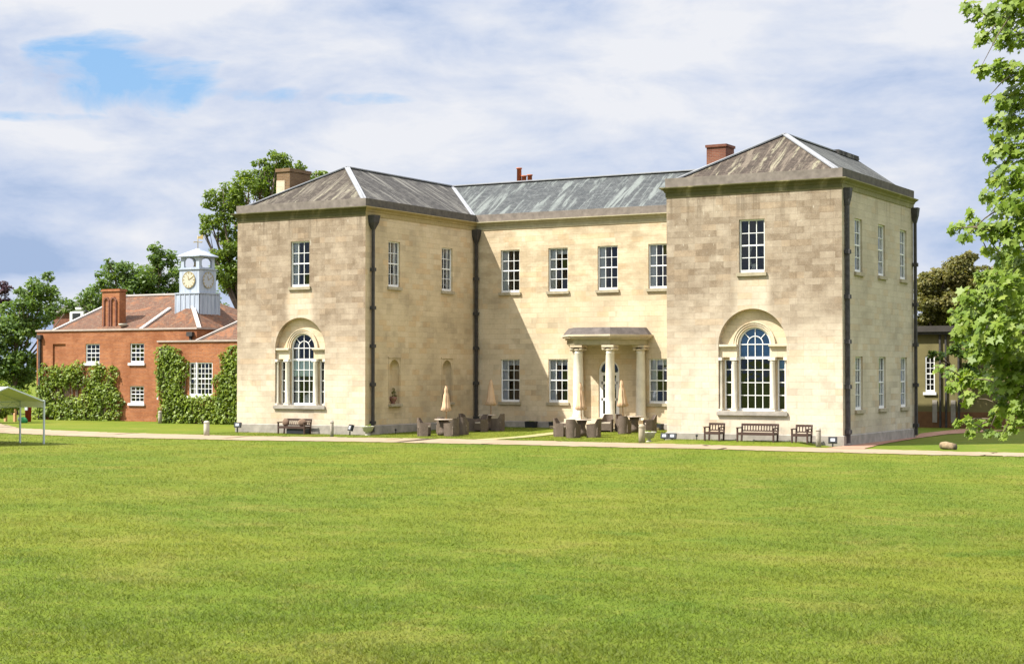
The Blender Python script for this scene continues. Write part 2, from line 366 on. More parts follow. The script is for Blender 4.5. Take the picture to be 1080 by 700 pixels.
# ---------------------------------------------------------------- object helpers
WL = {}
def prop(o, label=None, cat=None, group=None, kind=None):
    for k, v in (('label', label), ('category', cat), ('group', group), ('kind', kind)):
        if v: o[k] = v
    return o
def thing(name, loc, label, cat, group=None, rz=0):
    o = bpy.data.objects.new(name, None); C.objects.link(o); o.location = loc; o.rotation_euler = (0, 0, rz)
    o.empty_display_size = .3; WL[o.name] = Vector(loc)
    return prop(o, label, cat, group)
class MB:
    def __init__(s): s.v = []; s.f = []; s.sm = []
    def add(s, vs, fs, smooth=False):
        b = len(s.v); s.v += [tuple(q) for q in vs]; s.f += [tuple(b+i for i in f) for f in fs]; s.sm += [smooth]*len(fs); return s
    def box(s, x0, x1, y0, y1, z0, z1):
        vs = [(x, y, z) for z in (z0, z1) for y in (y0, y1) for x in (x0, x1)]
        return s.add(vs, [(0, 2, 3, 1), (4, 5, 7, 6), (0, 1, 5, 4), (2, 6, 7, 3), (0, 4, 6, 2), (1, 3, 7, 5)])
    def beam(s, a, b, w, h=None, up=(0, 0, 1)):
        a = Vector(a); b = Vector(b); h = h or w; d = (b-a).normalized(); up = Vector(up)
        if abs(d.dot(up)) > .98: up = Vector((0, 1, 0))
        r = d.cross(up).normalized()*w/2; q = r.cross(d).normalized()*h/2
        vs = [a-r-q, a+r-q, a+r+q, a-r+q, b-r-q, b+r-q, b+r+q, b-r+q]
        return s.add(vs, [(0, 1, 2, 3), (7, 6, 5, 4), (0, 4, 5, 1), (1, 5, 6, 2), (2, 6, 7, 3), (3, 7, 4, 0)])
    def tube(s, pts, rad, n=8, caps=True):
        pts = [Vector(p) for p in pts]; rad = rad if isinstance(rad, (list, tuple)) else [rad]*len(pts); rings = []
        for i, p in enumerate(pts):
            d = (pts[min(i+1, len(pts)-1)]-pts[max(i-1, 0)]).normalized()
            up = Vector((0, 0, 1)) if abs(d.z) < .95 else Vector((1, 0, 0))
            r = d.cross(up).normalized(); q = r.cross(d)
            rings.append([p+(r*math.cos(k/n*2*math.pi)+q*math.sin(k/n*2*math.pi))*rad[i] for k in range(n)])
        vs = [q for r in rings for q in r]
        fs = [(i*n+k, i*n+(k+1) % n, (i+1)*n+(k+1) % n, (i+1)*n+k) for i in range(len(pts)-1) for k in range(n)]
        if caps: fs += [tuple(range(n))[::-1], tuple((len(pts)-1)*n+k for k in range(n))]
        return s.add(vs, fs, True)
    def lathe(s, c, prof, n=20, sx=1, sy=1):
        vs = []; fs = []
        for r, z in prof: vs += [(c[0]+r*sx*math.cos(k/n*2*math.pi), c[1]+r*sy*math.sin(k/n*2*math.pi), c[2]+z) for k in range(n)]
        m = len(prof)
        fs = [(i*n+k, i*n+(k+1) % n, (i+1)*n+(k+1) % n, (i+1)*n+k) for i in range(m-1) for k in range(n)]
        fs += [tuple(range(n))[::-1], tuple((m-1)*n+k for k in range(n))]
        return s.add(vs, fs, True)
    def prism(s, poly, z0, z1):       # poly: xy outline counter-clockwise
        n = len(poly); vs = [(x, y, z0) for x, y in poly]+[(x, y, z1) for x, y in poly]
        return s.add(vs, [tuple(range(n))[::-1], tuple(range(n, 2*n))]+[(i, (i+1) % n, n+(i+1) % n, n+i) for i in range(n)])
    def build(s, name, mat, parent=None, bevel=0, uv=False, label=None):
        co = np.array(s.v, float)
        if isinstance(parent, tuple): pl = Vector(parent[1]); par = parent[0]
        else: par = parent; pl = WL[parent.name] if parent else Vector((0, 0, 0))
        mn, mx = co.min(0), co.max(0); c = np.array([(mn[0]+mx[0])/2, (mn[1]+mx[1])/2, mn[2]])
        me = bpy.data.meshes.new(name); me.from_pydata((co-c).tolist(), [], s.f)
        me.materials.append(M[mat] if isinstance(mat, str) else mat)
        me.polygons.foreach_set('use_smooth', s.sm); me.update()
        if uv:
            l = me.uv_layers.new(name='UVMap')
            for p in me.polygons:
                n = p.normal; u = Vector((0, 0, 1)).cross(n)
                u = u.normalized() if u.length > .01 else Vector((1, 0, 0)); w = n.cross(u)
                for li in p.loop_indices:
                    q = me.vertices[me.loops[li].vertex_index].co+Vector(c.tolist()); l.data[li].uv = (q.dot(u), q.dot(w))
        o = bpy.data.objects.new(name, me); C.objects.link(o); o.parent = par
        o.location = Vector(c.tolist())-pl; WL[o.name] = Vector(c.tolist())
        if bevel:
            b = o.modifiers.new('bevel', 'BEVEL'); b.width = bevel; b.segments = 2; b.limit_method = 'ANGLE'
        if label: o['label'] = label
        return o
def copy_tree(o, parent=None):
    c = o.copy(); C.objects.link(c); c.parent = parent
    for ch in list(o.children): copy_tree(ch, c)
    return c

# ---------------------------------------------------------------- ground
def sm(x, a, b):
    t = np.clip((x-a)/(b-a), 0, 1); return t*t*(3-2*t)
def H(x, y):
    x = np.asarray(x, float); y = np.asarray(y, float)
    h = .08 + .12*sm(y, 0, 9)*sm(x, -23, -22)*(1-sm(x, -7.5, -7))
    h = h + .14*sm(y, -1.55, -1.0)*sm(x, -8.2, -6.9)*(1-sm(x, -1.6, -.5))*(1-sm(y, 0, 1))
    d = -(y+8)-(x-10)*.2
    h = h + .95*sm(d, 0, 55)
    return h
def hz(x, y): return float(H(x, y))
def ground():
    xs = np.unique(np.concatenate([np.array([-3000, -1500, -700, -350, -200, -140, -110, -90]), np.arange(-80, -30, 1), np.arange(-30, 8, .5), np.arange(8, 40, 1), np.array([45, 55, 70, 100, 160, 300, 700, 1500, 3000])]))
    ys = np.unique(np.concatenate([np.array([-1500, -600, -300, -150, -100]), np.arange(-80, -8, 1), np.arange(-8, 2, .25), np.arange(2, 40, 1), np.array([45, 55, 70, 100, 160, 300, 700, 1500, 3500])]))
    X, Y = np.meshgrid(xs, ys); Z = H(X, Y); nx, ny = len(xs), len(ys)
    v = np.stack([X, Y, Z], -1).reshape(-1, 3)
    f = [(j*nx+i, j*nx+i+1, (j+1)*nx+i+1, (j+1)*nx+i) for j in range(ny-1) for i in range(nx-1)]
    me = bpy.data.meshes.new('lawn'); me.from_pydata(v.tolist(), [], f); me.materials.append(M['lawn'])
    me.polygons.foreach_set('use_smooth', [True]*len(f))
    o = bpy.data.objects.new('lawn', me); C.objects.link(o); o['kind'] = 'structure'
ground()
def resample(pl, n):
    pl = np.array(pl, float); d = np.r_[0, np.cumsum(np.hypot(*np.diff(pl, axis=0).T))]; t = np.linspace(0, d[-1], n)
    return np.stack([np.interp(t, d, pl[:, 0]), np.interp(t, d, pl[:, 1])], 1)
def strip(name, a, b, mat, n=120, m=10, dz=.02, wob=.10):
    a = resample(a, n); b = resample(b, n)
    a += np.random.default_rng(3).normal(0, wob*.5, a.shape); b += np.random.default_rng(4).normal(0, wob*.5, b.shape)
    vs = []; 
    for j in range(m+1):
        q = a*(1-j/m)+b*j/m; vs += [(x, y, hz(x, y)+dz) for x, y in q]
    f = [(j*n+i, (j+1)*n+i, (j+1)*n+i+1, j*n+i+1) for j in range(m) for i in range(n-1)]
    o = MB().add(vs, f, True).build(name, mat); o['kind'] = 'structure'; return o
UPP = [(-60, 6.0), (-48.7, 2.6), (-42.2, -2.1), (-38.2, -3.5), (-33.8, -4.2), (-26.6, -4.1), (-20.6, -2.7), (-16.5, -1.9), (-13.7, -1.9), (-7.7, -1.65), (-4.96, -1.7), (-1.7, -1.7), (.6, -2.0), (1.45, -1.9), (5.04, -2.2), (7.2, -1.9), (14, -1.0), (40, 3)]
LOW = [(-60, -3.0), (-37, -8.2), (-32.4, -9.1), (-28.6, -9.2), (-23.2, -8.1), (-18, -6.4), (-14.1, -5.7), (-11.7, -5.4), (-9, -5.4), (-6, -5.0), (-3.9, -4.8), (.7, -5.0), (2.5, -4.95), (5.3, -4.7), (7.85, -4.45), (14, -3.6), (40, .5)]
strip('gravel_path', UPP, LOW, 'gravel', 420, 14, .02, .22)
strip('gravel_yard', [(.0, -2.1), (.0, 3), (.0, 9.6), (-1.0, 14), (-.9, 21)], [(1.45, -2.1), (.75, 3.0), (.35, 9.6), (.3, 14), (1.6, 19.8)], 'gravel_red', 60, 5, .024, .03)
strip('spur_path', [(-15.5, -2.0), (-15.4, 1.3), (-15.7, 7.0)], [(-14.6, -2.0), (-14.6, 1.0), (-14.7, 7.0)], 'spur', 30, 4, .024, .03)

# ---------------------------------------------------------------- the stone house
house = thing('country_house', (-15, 4, .08), 'two-storey cream stone country house with two projecting wings, slate roofs and columned porch', 'house')
ZP, ZW, ZC, ZT, ZR = .5, 10.1, 10.5, 10.88, 12.9
def arch_loop(cx, half, z0, spring, n=24):
    return [(cx-half, z0), (cx+half, z0)] + [(cx+half*math.cos(a), spring+half*math.sin(a)) for a in np.linspace(0, math.pi, n)]
def rect_loop(cx, w, z0, z1): return [(cx-w/2, z0), (cx+w/2, z0), (cx+w/2, z1), (cx-w/2, z1)]
def panel(mb, outer, holes, fn, depths, flip=False):
    loops = [[Vector((u, v, 0)) for u, v in outer]] + [[Vector((u, v, 0)) for u, v in h] for h in holes]
    tris = tessellate_polygon(loops); flat = [q for l in loops for q in l]
    fs = []
    for t in tris:
        a, b, c = (flat[i] for i in t)
        cr = (b-a).cross(c-a).z
        fs.append(tuple(t) if (cr > 0) != flip else tuple(t)[::-1])
    mb.add([fn(q.x, q.y, 0) for q in flat], fs)
    for h, d in zip(holes, depths):
        n = len(h); mb.add([fn(u, v, 0) for u, v in h]+[fn(u, v, d) for u, v in h],
                          [(i, (i+1) % n, n+(i+1) % n, n+i) if not flip else (n+i, n+(i+1) % n, (i+1) % n, i) for i in range(n)])
FR = lambda y0: (lambda u, v, d: (u, y0+d, v))        # faces -Y
ES = lambda x0: (lambda u, v, d: (x0-d, u, v))        # faces +X
XL, XCn, XD = -29.95, -22.5, -7.45
YI, YB = 9.7, 9.6
RV = .14
# front walls of the wings
WIN_UP = (6.92, 9.05); WIN_LO = (1.45, 3.57)
def wing_front(x0, x1, cx, mat):
    mb = MB(); rec = arch_loop(cx, 1.45, 1.36, 4.03, 30)
    panel(mb, [(x0, ZP), (x1, ZP), (x1, ZW), (x0, ZW)], [rect_loop(cx, 1.09, *WIN_UP), rec], FR(0), [RV, .26])
    mb.build('wall', mat, house)
    # back of the arched recess, pierced by the middle light and two narrow side lights
    mb = MB(); mid = arch_loop(cx, .68, 1.40, 4.06, 24)
    panel(mb, arch_loop(cx, 1.449, 1.361, 4.03, 30), [mid, rect_loop(cx-1.13, .34, 1.42, 3.46), rect_loop(cx+1.13, .34, 1.42, 3.46)], FR(.26), [.16, .12, .12])
    rb = mb.build('window_surround', 'trim' if False else M['stoneM'], house)
    # mouldings
    m = MB()
    for r0, r1, d in ((.70, .76, .05), (.775, .86, .075), (.86, .90, .10)):
        n = 28; an = np.linspace(0, math.pi, n)
        a = [(cx+r0*math.cos(t), 4.06+r0*math.sin(t)) for t in an]; b = [(cx+r1*math.cos(t), 4.06+r1*math.sin(t)) for t in an]
        vs = [(x, .26-d, z) for x, z in a]+[(x, .26-d, z) for x, z in b]+[(x, .262, z) for x, z in a]+[(x, .262, z) for x, z in b]
        fs = []
        for i in range(n-1):
            fs += [(i, n+i, n+i+1, i+1)[::-1], (i, i+1, 2*n+i+1, 2*n+i)[::-1], (n+i, 3*n+i, 3*n+i+1, n+i+1)[::-1]]
        m.add(vs, fs)
    m.build('archivolt', 'trim', rb)
    for s in (-1, 1):
        m = MB(); xa, xb = sorted((cx+s*.70, cx+s*1.448))
        m.box(xa, xb, .14, .262, 3.54, 3.90); m.box(xa-.0, xb, .10, .262, 3.90, 3.97); m.box(xa-.02*(s > 0), xb+.02*(s < 0), .02, .262, 3.97, 4.06)
        m.build('entablature', 'trim', rb, .008)
        for cxx, r in ((cx+s*.815, .115), (cx+s*1.385, .06)):
            m = MB(); q = .13
            m.box(cxx-r*1.2, cxx+r*1.2, q-.13, q+.13, 1.40, 1.47)
            m.lathe((cxx, q, 1.47), [(r*1.15, 0), (r*1.15, .04), (r, .08), (r*.98, .8), (r*.86, 1.86), (r*1.0, 1.90), (r*.9, 1.93)], 16)
            m.box(cxx-r*1.25, cxx+r*1.25, q-.13, q+.13, 3.42, 3.54)
            m.build('column', 'colwhite', rb)
    m = MB(); m.box(cx-1.5, cx+1.5, -.10, .24, 1.22, 1.36); m.box(cx-1.44, cx+1.44, -.04, .25, 1.361, 1.40); m.build('sill', 'plinth', rb, .01)
    return rb
WF1 = wing_front(XL, XCn, -26.22, 'stoneF1'); WF2 = wing_front(XD, 0, -3.73, 'stoneF2')
# side walls facing the court and the yard
mb = MB(); niches = [2.38, 6.99]
panel(mb, [(0, ZP), (YI, ZP), (YI, ZW), (0, ZW)], [rect_loop(2.35, .98, *WIN_UP), rect_loop(7.0, .98, *WIN_UP)]+[arch_loop(y, .42, 1.45, 3.10, 14) for y in niches], ES(XCn), [RV, RV, .05, .05])
mb.build('wall', 'stoneE1', house)
mb = MB(); ey = [2.02, 5.06, 8.12]
panel(mb, [(0, ZP), (YB, ZP), (YB, ZW), (0, ZW)], [rect_loop(y, .95, *w) for w in (WIN_UP, WIN_LO) for y in ey], ES(0), [RV]*6)
mb.build('wall', 'stoneE2', house)
mb = MB(); mx_ = [-20.48, -17.75, -15.02, -12.3]
DOORX = -14.96
panel(mb, [(XCn, ZP), (XD, ZP), (XD, ZW), (XCn, ZW)], [rect_loop(x, 1.09, *WIN_UP) for x in mx_]+[rect_loop(x, 1.09, *WIN_LO) for x in (mx_[0], mx_[1], mx_[3])]+[arch_loop(DOORX, .56, .74, 2.98, 20)], FR(YI), [RV]*7+[.16])
mb.build('wall', 'stoneM', house)
# the hidden outer walls
mb = MB(); mb.add([(XL, 0, ZP), (XL, 17.1, ZP), (XL, 17.1, ZW), (XL, 0, ZW), (-3.73, 17.1, ZP), (-3.73, 17.1, ZW), (0, YB, ZP), (0, YB, ZW), (XD, 0, ZP), (XD, YI, ZP), (XD, YI, ZW), (XD, 0, ZW)],
   [(0, 3, 2, 1), (1, 2, 5, 4), (4, 5, 7, 6), (8, 9, 10, 11)]); mb.build('wall', 'stoneE2', house)
OUT = [(XL, 0), (XCn, 0), (XCn, YI), (XD, YI), (XD, 0), (0, 0), (0, YB), (-3.73, 17.1), (XL, 17.1)]
def offs(poly, d):
    n = len(poly); o = []
    for i in range(n):
        a, b, c = Vector(poly[i-1]), Vector(poly[i]), Vector(poly[(i+1) % n])
        d1 = (b-a).normalized(); d2 = (c-b).normalized(); n1 = Vector((d1.y, -d1.x)); n2 = Vector((d2.y, -d2.x))
        k = n1+n2; o.append(tuple(b+k*(d/(1+n1.dot(n2)))))
    return o
def band(rng_, prof, name, mat):
    """moulding run along outline edges rng_, profile [(out, z)] bottom to top"""
    rings = [offs(OUT, d) for d, z in prof]
    for i in rng_:
        mb = MB(); j = (i+1) % len(OUT)
        for k in range(len(prof)-1):
            a, b = rings[k][i], rings[k][j]; c, d = rings[k+1][j], rings[k+1][i]
            mb.add([(*a, prof[k][1]), (*b, prof[k][1]), (*c, prof[k+1][1]), (*d, prof[k+1][1])], [(0, 1, 2, 3)])
        mb.build(name, mat, house)
cor = [(0.0, ZW-.005), (.035, ZW-.005), (.035, ZW+.17), (.07, ZW+.20), (.10, ZW+.27), (.19, ZW+.33), (.235, ZC-.04), (.235, ZC), (.03, ZC+.012)]
band([0, 4], cor, 'cornice', 'frieze_moss'); band([2], cor, 'cornice', 'frieze_clean'); band([1, 3], cor, 'cornice', 'frieze_side'); band([5, 6, 7, 8], cor, 'cornice', frieze('side_frieze', (.27, .25, .13), (.15, .14, .06), .6))
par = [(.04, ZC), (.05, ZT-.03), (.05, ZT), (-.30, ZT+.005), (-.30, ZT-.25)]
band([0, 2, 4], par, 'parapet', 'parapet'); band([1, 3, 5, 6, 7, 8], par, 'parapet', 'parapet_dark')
pln = [(.06, -.1), (.06, ZP-.03), (0.0, ZP+.004)]
band(range(9), pln, 'plinth', 'plinth')
# slate roofs
ze = ZT-.06
def roof(faces, mat):
    mb = MB(); 
    for f in faces: mb.add(f, [tuple(range(len(f)))])
    return mb.build('roof', mat, house, uv=True)
A_ = (XL, 0); cL, cR = -26.225, -3.725; hw = 3.725; yR = 13.4
def z_(p, z): return (p[0], p[1], z)
roof([[(XL+.25, .25, ze), (XCn-.25, .25, ze), (cL, hw, ZR)]], slate('slate_hip_grey', (.052, .043, .035), (.08, .067, .054), (.16, .14, .11), .7, (.25, .23, .165)))
roof([[(XD+.25, .25, ze), (-.25, .25, ze), (cR, hw, ZR)]], 'slate_hip')
roof([[(XCn-.25, .25, ze), (XCn-.25, YI+.25, ze), (cL, yR, ZR), (cL, hw, ZR)]], 'slate_side')
roof([[(-.25, .25, ze), (-.25, YB+.1, ze), (cR, yR-.1, ZR), (cR, hw, ZR)]], slate('slate_side_dark', (.05, .052, .05), (.085, .085, .08), (.17, .175, .16), .6))
roof([[(XCn-.25, YI+.25, ze), (XD+.25, YI+.25, ze), (cR, yR, ZR), (cL, yR, ZR)]], 'slate_main')
roof([[(XL+.25, 16.8, ze), (XL+.25, .25, ze), (cL, hw, ZR), (cL, yR, ZR)], [(XD+.25, YI+.25, ze), (XD+.25, .25, ze), (cR, hw, ZR), (cR, yR, ZR)],
      [(-3.8, 16.8, ze), (XL+.25, 16.8, ze), (cL, yR, ZR), (cR, yR, ZR)], [(-.25, YB+.1, ze), (-3.8, 16.8, ze), (cR, yR-.1, ZR)]], 'slate_side')
rl = MB()
def roll(a, b, w=.34):
    w *= .62
    a, b = Vector(a), Vector(b); rl.beam(a+Vector((0, 0, .03)), b+Vector((0, 0, .03)), w, .05); rl.tube([a+Vector((0, 0, .05)), b+Vector((0, 0, .05))], .035, 6)
for cx, x0, x1 in ((cL, XL+.25, XCn-.25), (cR, XD+.25, -.25)):
    roll((x0, .25, ze), (cx, hw, ZR), .42); roll((x1, .25, ze), (cx, hw, ZR), .42); roll((cx, hw, ZR), (cx, yR, ZR), .3)
roll((cL, yR, ZR), (cR, yR, ZR), .5); roll((XCn-.25, YI+.25, ze), (cL, yR, ZR), .34)
rl.build('ridge_flashing', 'lead', house)
MB().box(-3.90, -3.50, 10.0, 12.9, 12.8, 13.0).build('roof_vent', 'slate_side', house, uv=True)
# chimneys
ch = MB(); ch.box(-29.45, -28.65, 2.35, 4.0, 10.9, 12.72); ch.box(-29.50, -28.60, 2.30, 4.05, 12.72, 12.88)
ch = ch.build('chimney', 'brick_lich', house)
MB().box(-29.455, -28.95, 2.33, 2.36, 10.9, 12.3).build('render_patch', 'trim', ch)
ch = MB(); ch.box(-9.35, -8.40, 8.6, 9.6, 10.9, 13.30); ch.box(-9.40, -8.35, 8.55, 9.65, 13.30, 13.42); ch.build('chimney', 'brick_dark', house)
chb = MB().box(-23.1, -21.9, 14.2, 15.0, 11.5, 12.98).build('chimney', 'brick_dark', house)
for x, h in ((-22.75, .85), (-22.45, .42), (-22.1, .45)):
    MB().lathe((x, 14.6, 12.98), [(.13, 0), (.12, h-.06), (.155, h-.06), (.155, h)], 12).build('chimney_pot', 'pot', chb)
# rainwater pipes
def downpipe(x, y, r, mat, zt=9.55, hop=.24, z0=.2):
    m = MB(); m.box(x-r, x+r, y-r, y+r, z0, zt); o = m.build('downpipe', mat, house)
    m = MB()
    a = [(x+sx*hop, y+sy*hop, 10.12) for sx, sy in ((-1, -1), (1, -1), (1, 1), (-1, 1))]; b = [(x+sx*hop*.8, y+sy*hop*.8, 9.78) for sx, sy in ((-1, -1), (1, -1), (1, 1), (-1, 1))]
    c = [(x+sx*r*1.1, y+sy*r*1.1, 9.45) for sx, sy in ((-1, -1), (1, -1), (1, 1), (-1, 1))]
    m.add(a+b+c, [(0, 1, 2, 3), (4, 5, 1, 0), (5, 6, 2, 1), (6, 7, 3, 2), (7, 4, 0, 3), (8, 9, 5, 4), (9, 10, 6, 5), (10, 11, 7, 6), (11, 8, 4, 7)])
    m.build('hopper', mat, o)
    z = 1.3
    for z in (.55, 2.3, 4.05, 5.8, 7.55):
        MB().box(x-r-.05, x+r+.05, y-r-.04, y+r+.04, z, z+.16).build('pipe_collar', mat, o)
downpipe(XCn+.14, .42, .058, 'iron'); downpipe(XCn+.16, YI-.20, .068, 'iron', hop=.20)
downpipe(.11, .32, .07, 'iron_rust', hop=.17); downpipe(.13, YB-.15, .06, 'iron', hop=.17)

# sash windows: local x along the wall, y inward, z up
def glazing(m, w, h, rows, cols, y, bar=.028, meet=True):
    for i in range(1, cols): m.box(-w/2+w*i/cols-bar/2, -w/2+w*i/cols+bar/2, y-.02, y+.012, 0, h)
    for j in range(1, rows):
        b = .055 if (meet and j == rows//2) else bar
        m.box(-w/2, w/2, y-.024, y+.01, h*j/rows-b/2, h*j/rows+b/2)
def place(o, x, y, z, rz, pl):
    o.location = Vector((x, y, z))-pl; o.rotation_euler = (0, 0, rz); WL[o.name] = Vector((x, y, z))
LOC = {'o': None}
def lbuild(mb, name, mat, parent):           # children given in the parent's own frame
    me = bpy.data.meshes.new(name); me.from_pydata(mb.v, [], mb.f); me.materials.append(M[mat] if isinstance(mat, str) else mat)
    me.polygons.foreach_set('use_smooth', mb.sm); me.update()
    o = bpy.data.objects.new(name, me); C.objects.link(o); o.parent = parent; return o
def wavy(m, x0, x1, y, z0, z1, amp=.03, n=14, t0=0.0):
    for i in range(n):
        a, b = x0+(x1-x0)*i/n, x0+(x1-x0)*(i+1)/n
        ya, yb = y+amp*math.sin(i*2.1+t0), y+amp*math.sin((i+1)*2.1+t0)
        m.add([(a, ya, z0), (b, yb, z0), (b, yb, z1), (a, ya, z1)], [(0, 1, 2, 3)], True)
def sash(parent, pos, rz, w, h, setback=.085, rows=4, cols=3, curt='L', sillm='sill'):
    fw = .06
    m = MB(); y0, y1 = setback, RV+.02
    m.box(-w/2, -w/2+fw, y0, y1, 0, h); m.box(w/2-fw, w/2, y0, y1, 0, h); m.box(-w/2+fw, w/2-fw, y0, y1, h-fw, h); m.box(-w/2+fw, w/2-fw, y0-.015, y1, 0, .11)
    g = MB(); glazing(g, w-2*fw, h-fw-.11, rows, cols, y0+.045); g.v = [(a, b, c+.11) for a, b, c in g.v]; m.add(g.v, g.f)
    o = lbuild(m, 'window', 'white', parent)
    pl = WL[parent.name]; place(o, *pos, rz, pl)
    m = MB(); pw, ph = (w-2*fw)/cols, (h-fw-.11)/rows
    for i in range(cols):
        for j in range(rows):
            xa, za = -w/2+fw+pw*i, .11+ph*j; t1, t2 = random.gauss(0, .006), random.gauss(0, .006)
            m.add([(xa, y0+.05-t1-t2, za), (xa+pw, y0+.05+t1-t2, za), (xa+pw, y0+.05+t1+t2, za+ph), (xa, y0+.05-t1+t2, za+ph)], [(0, 1, 2, 3)])
    lbuild(m, 'window_pane', 'glass', o)
    m = MB(); m.box(-w/2-.09, w/2+.09, -.09, RV-.01, -.14, -.002); lbuild(m, 'sill', sillm, o)
    m = MB(); X = w/2+.25; z0, z1, ya, yb = -.3, h+.1, RV+.03, 1.3      # the dim room behind
    m.add([(-X, ya, z0), (X, ya, z0), (X, yb, z0), (-X, yb, z0), (-X, ya, z1), (X, ya, z1), (X, yb, z1), (-X, yb, z1)], [(0, 3, 2, 1), (4, 5, 6, 7), (3, 7, 6, 2), (0, 4, 7, 3), (1, 2, 6, 5)])
    lbuild(m, 'room', 'dark', o)
    cm = MB(); dm = MB()
    if 'L' in curt: wavy(cm, -w/2, -w/2+w*.36, .22, 0, h, .03)
    if 'R' in curt: wavy(cm, w/2-w*.30, w/2, .22, 0, h, .03, t0=1)
    if 'S' in curt: wavy(cm, -w/2, w/2, .24, h*.86, h, .02, 20)
    if 'l' in curt: wavy(dm, -w*.28, -w*.05, .30, 0, h, .04, 8)
    if 'r' in curt: wavy(dm, w*.12, w*.42, .30, 0, h, .04, 8)
    if cm.v: lbuild(cm, 'curtain', 'curtain', o)
    if dm.v: lbuild(dm, 'curtain', 'curtain_dark', o)
    return o
sash(house, (-26.22, 0, WIN_UP[0]), 0, 1.09, 2.13, curt='L'); wR = sash(house, (-3.73, 0, WIN_UP[0]), 0, 1.09, 2.13, curt='')
for i, x in enumerate(mx_):
    sash(house, (x, YI, WIN_UP[0]), 0, 1.09, 2.13, curt=['Ll', 'LlS', 'Ll', 'Llr'][i])
for i, x in enumerate((mx_[0], mx_[1], mx_[3])): sash(house, (x, YI, WIN_LO[0]), 0, 1.09, 2.12, curt=['LSr', 'LSl', 'LSr'][i])
for y in (2.35, 7.0): sash(house, (XCn, y, WIN_UP[0]), math.pi/2, .98, 2.13, curt='LR')
for y in ey:
    for z in (WIN_UP[0], WIN_LO[0]): sash(house, (0, y, z), math.pi/2, .95, 2.13 if z > 3 else 2.12, curt='LRS')
# the arched lights of the wings
def venetian(parent, cx, blue):
    w, fw = 1.36, .05; h0 = 4.06-1.40
    m = MB(); y0 = .30
    m.box(cx-w/2, cx-w/2+fw, y0, y0+.10, 1.40, 4.06); m.box(cx+w/2-fw, cx+w/2, y0, y0+.10, 1.40, 4.06); m.box(cx-w/2+fw, cx+w/2-fw, y0-.01, y0+.10, 1.40, 1.50)
    n = 24
    def ring(r0, r1, ya, yb):
        an = np.linspace(0, math.pi, n); vs = []
        for r, y in ((r0, ya), (r1, ya), (r0, yb), (r1, yb)): vs += [(cx+r*math.cos(t), y, 4.06+r*math.sin(t)) for t in an]
        fs = []
        for i in range(n-1): fs += [(i, i+1, n+i+1, n+i), (i, 2*n+i, 2*n+i+1, i+1), (n+i, n+i+1, 3*n+i+1, 3*n+i)]
        m.add(vs, fs)
    ring(.68-fw, .68, y0, y0+.10); ring(.315, .345, y0+.03, y0+.06)
    iw = w-2*fw
    for i in (1, 2, 3): m.box(cx-iw/2+iw*i/4-.014, cx-iw/2+iw*i/4+.014, y0+.03, y0+.06, 1.5, 4.06 if i != 2 else 4.69)
    for z, b in ((2.02, .028), (2.53, .028), (3.04, .028), (3.52, .10), (4.06, .035)): m.box(cx-iw/2, cx+iw/2, y0+.025, y0+.065, z-b/2, z+b/2)
    for a in (45, 135): m.beam((cx+.34*math.cos(R(a)), y0+.045, 4.06+.34*math.sin(R(a))), (cx+.65*math.cos(R(a)), y0+.045, 4.06+.65*math.sin(R(a))), .028)
    for s in (-1, 1):
        a, b = sorted((cx+s*.965, cx+s*1.295)); m.box(a, a+.045, y0, y0+.08, 1.42, 3.46); m.box(b-.045, b, y0, y0+.08, 1.42, 3.46)
        for z in (1.46, 2.03, 2.54, 3.05, 3.44): m.box(a+.045, b-.045, y0+.01, y0+.06, z-.02, z+.02)
    o = m.build('arched_window', 'white', house)
    m = MB(); l = arch_loop(cx, .66, 1.42, 4.06, 20); m.add([(u, y0+.07, v) for u, v in l], [tuple(range(len(l)))])
    for s in (-1, 1):
        a, b = sorted((cx+s*.97, cx+s*1.29)); m.add([(a, y0+.07, 1.42), (b, y0+.07, 1.42), (b, y0+.07, 3.46), (a, y0+.07, 3.46)], [(0, 1, 2, 3)])
    m.build('window_pane', 'glass', o)
    m = MB(); a, b, ya, yb, z0, z1 = cx-1.6, cx+1.6, .45, 2.2, .9, 5.2
    m.add([(a, ya, z0), (b, ya, z0), (b, yb, z0), (a, yb, z0), (a, ya, z1), (b, ya, z1), (b, yb, z1), (a, yb, z1)], [(0, 3, 2, 1), (4, 5, 6, 7), (3, 7, 6, 2), (0, 4, 7, 3), (1, 2, 6, 5)])
    m.build('room', 'dark' if not blue else plain('green_dark_room', (.05, .05, .03), .9, .2, 2), o)
    m = MB()
    if blue: 
        l = arch_loop(cx, .63, 3.50, 4.06, 20); m.add([(u, .41, v) for u, v in l], [tuple(range(len(l)))]); m.build('blind', 'panel_blue', o)  # flat blue panel behind the arch top, added to colour the upper panes
        MB().box(cx+.98, cx+1.28, .40, .41, 3.0, 3.45).build('blind', 'panel_blue', o)
    else:
        wavy(m, cx-.63, cx+.63, .41, 2.74, 3.50, .008, 20); m.build('blind', 'blind', o)
        m = MB(); wavy(m, cx-.63, cx-.36, .50, 1.45, 4.3, .02, 6); m.build('curtain', 'curtain', o)
        MB().lathe((cx+.05, .75, 1.45), [(.30, 0), (.34, .25), (.22, .42), (.05, .55)], 12).build('sofa_back', 'curtain', o)
    return o
venetian(WF1, -26.22, False); venetian(WF2, -3.73, True)
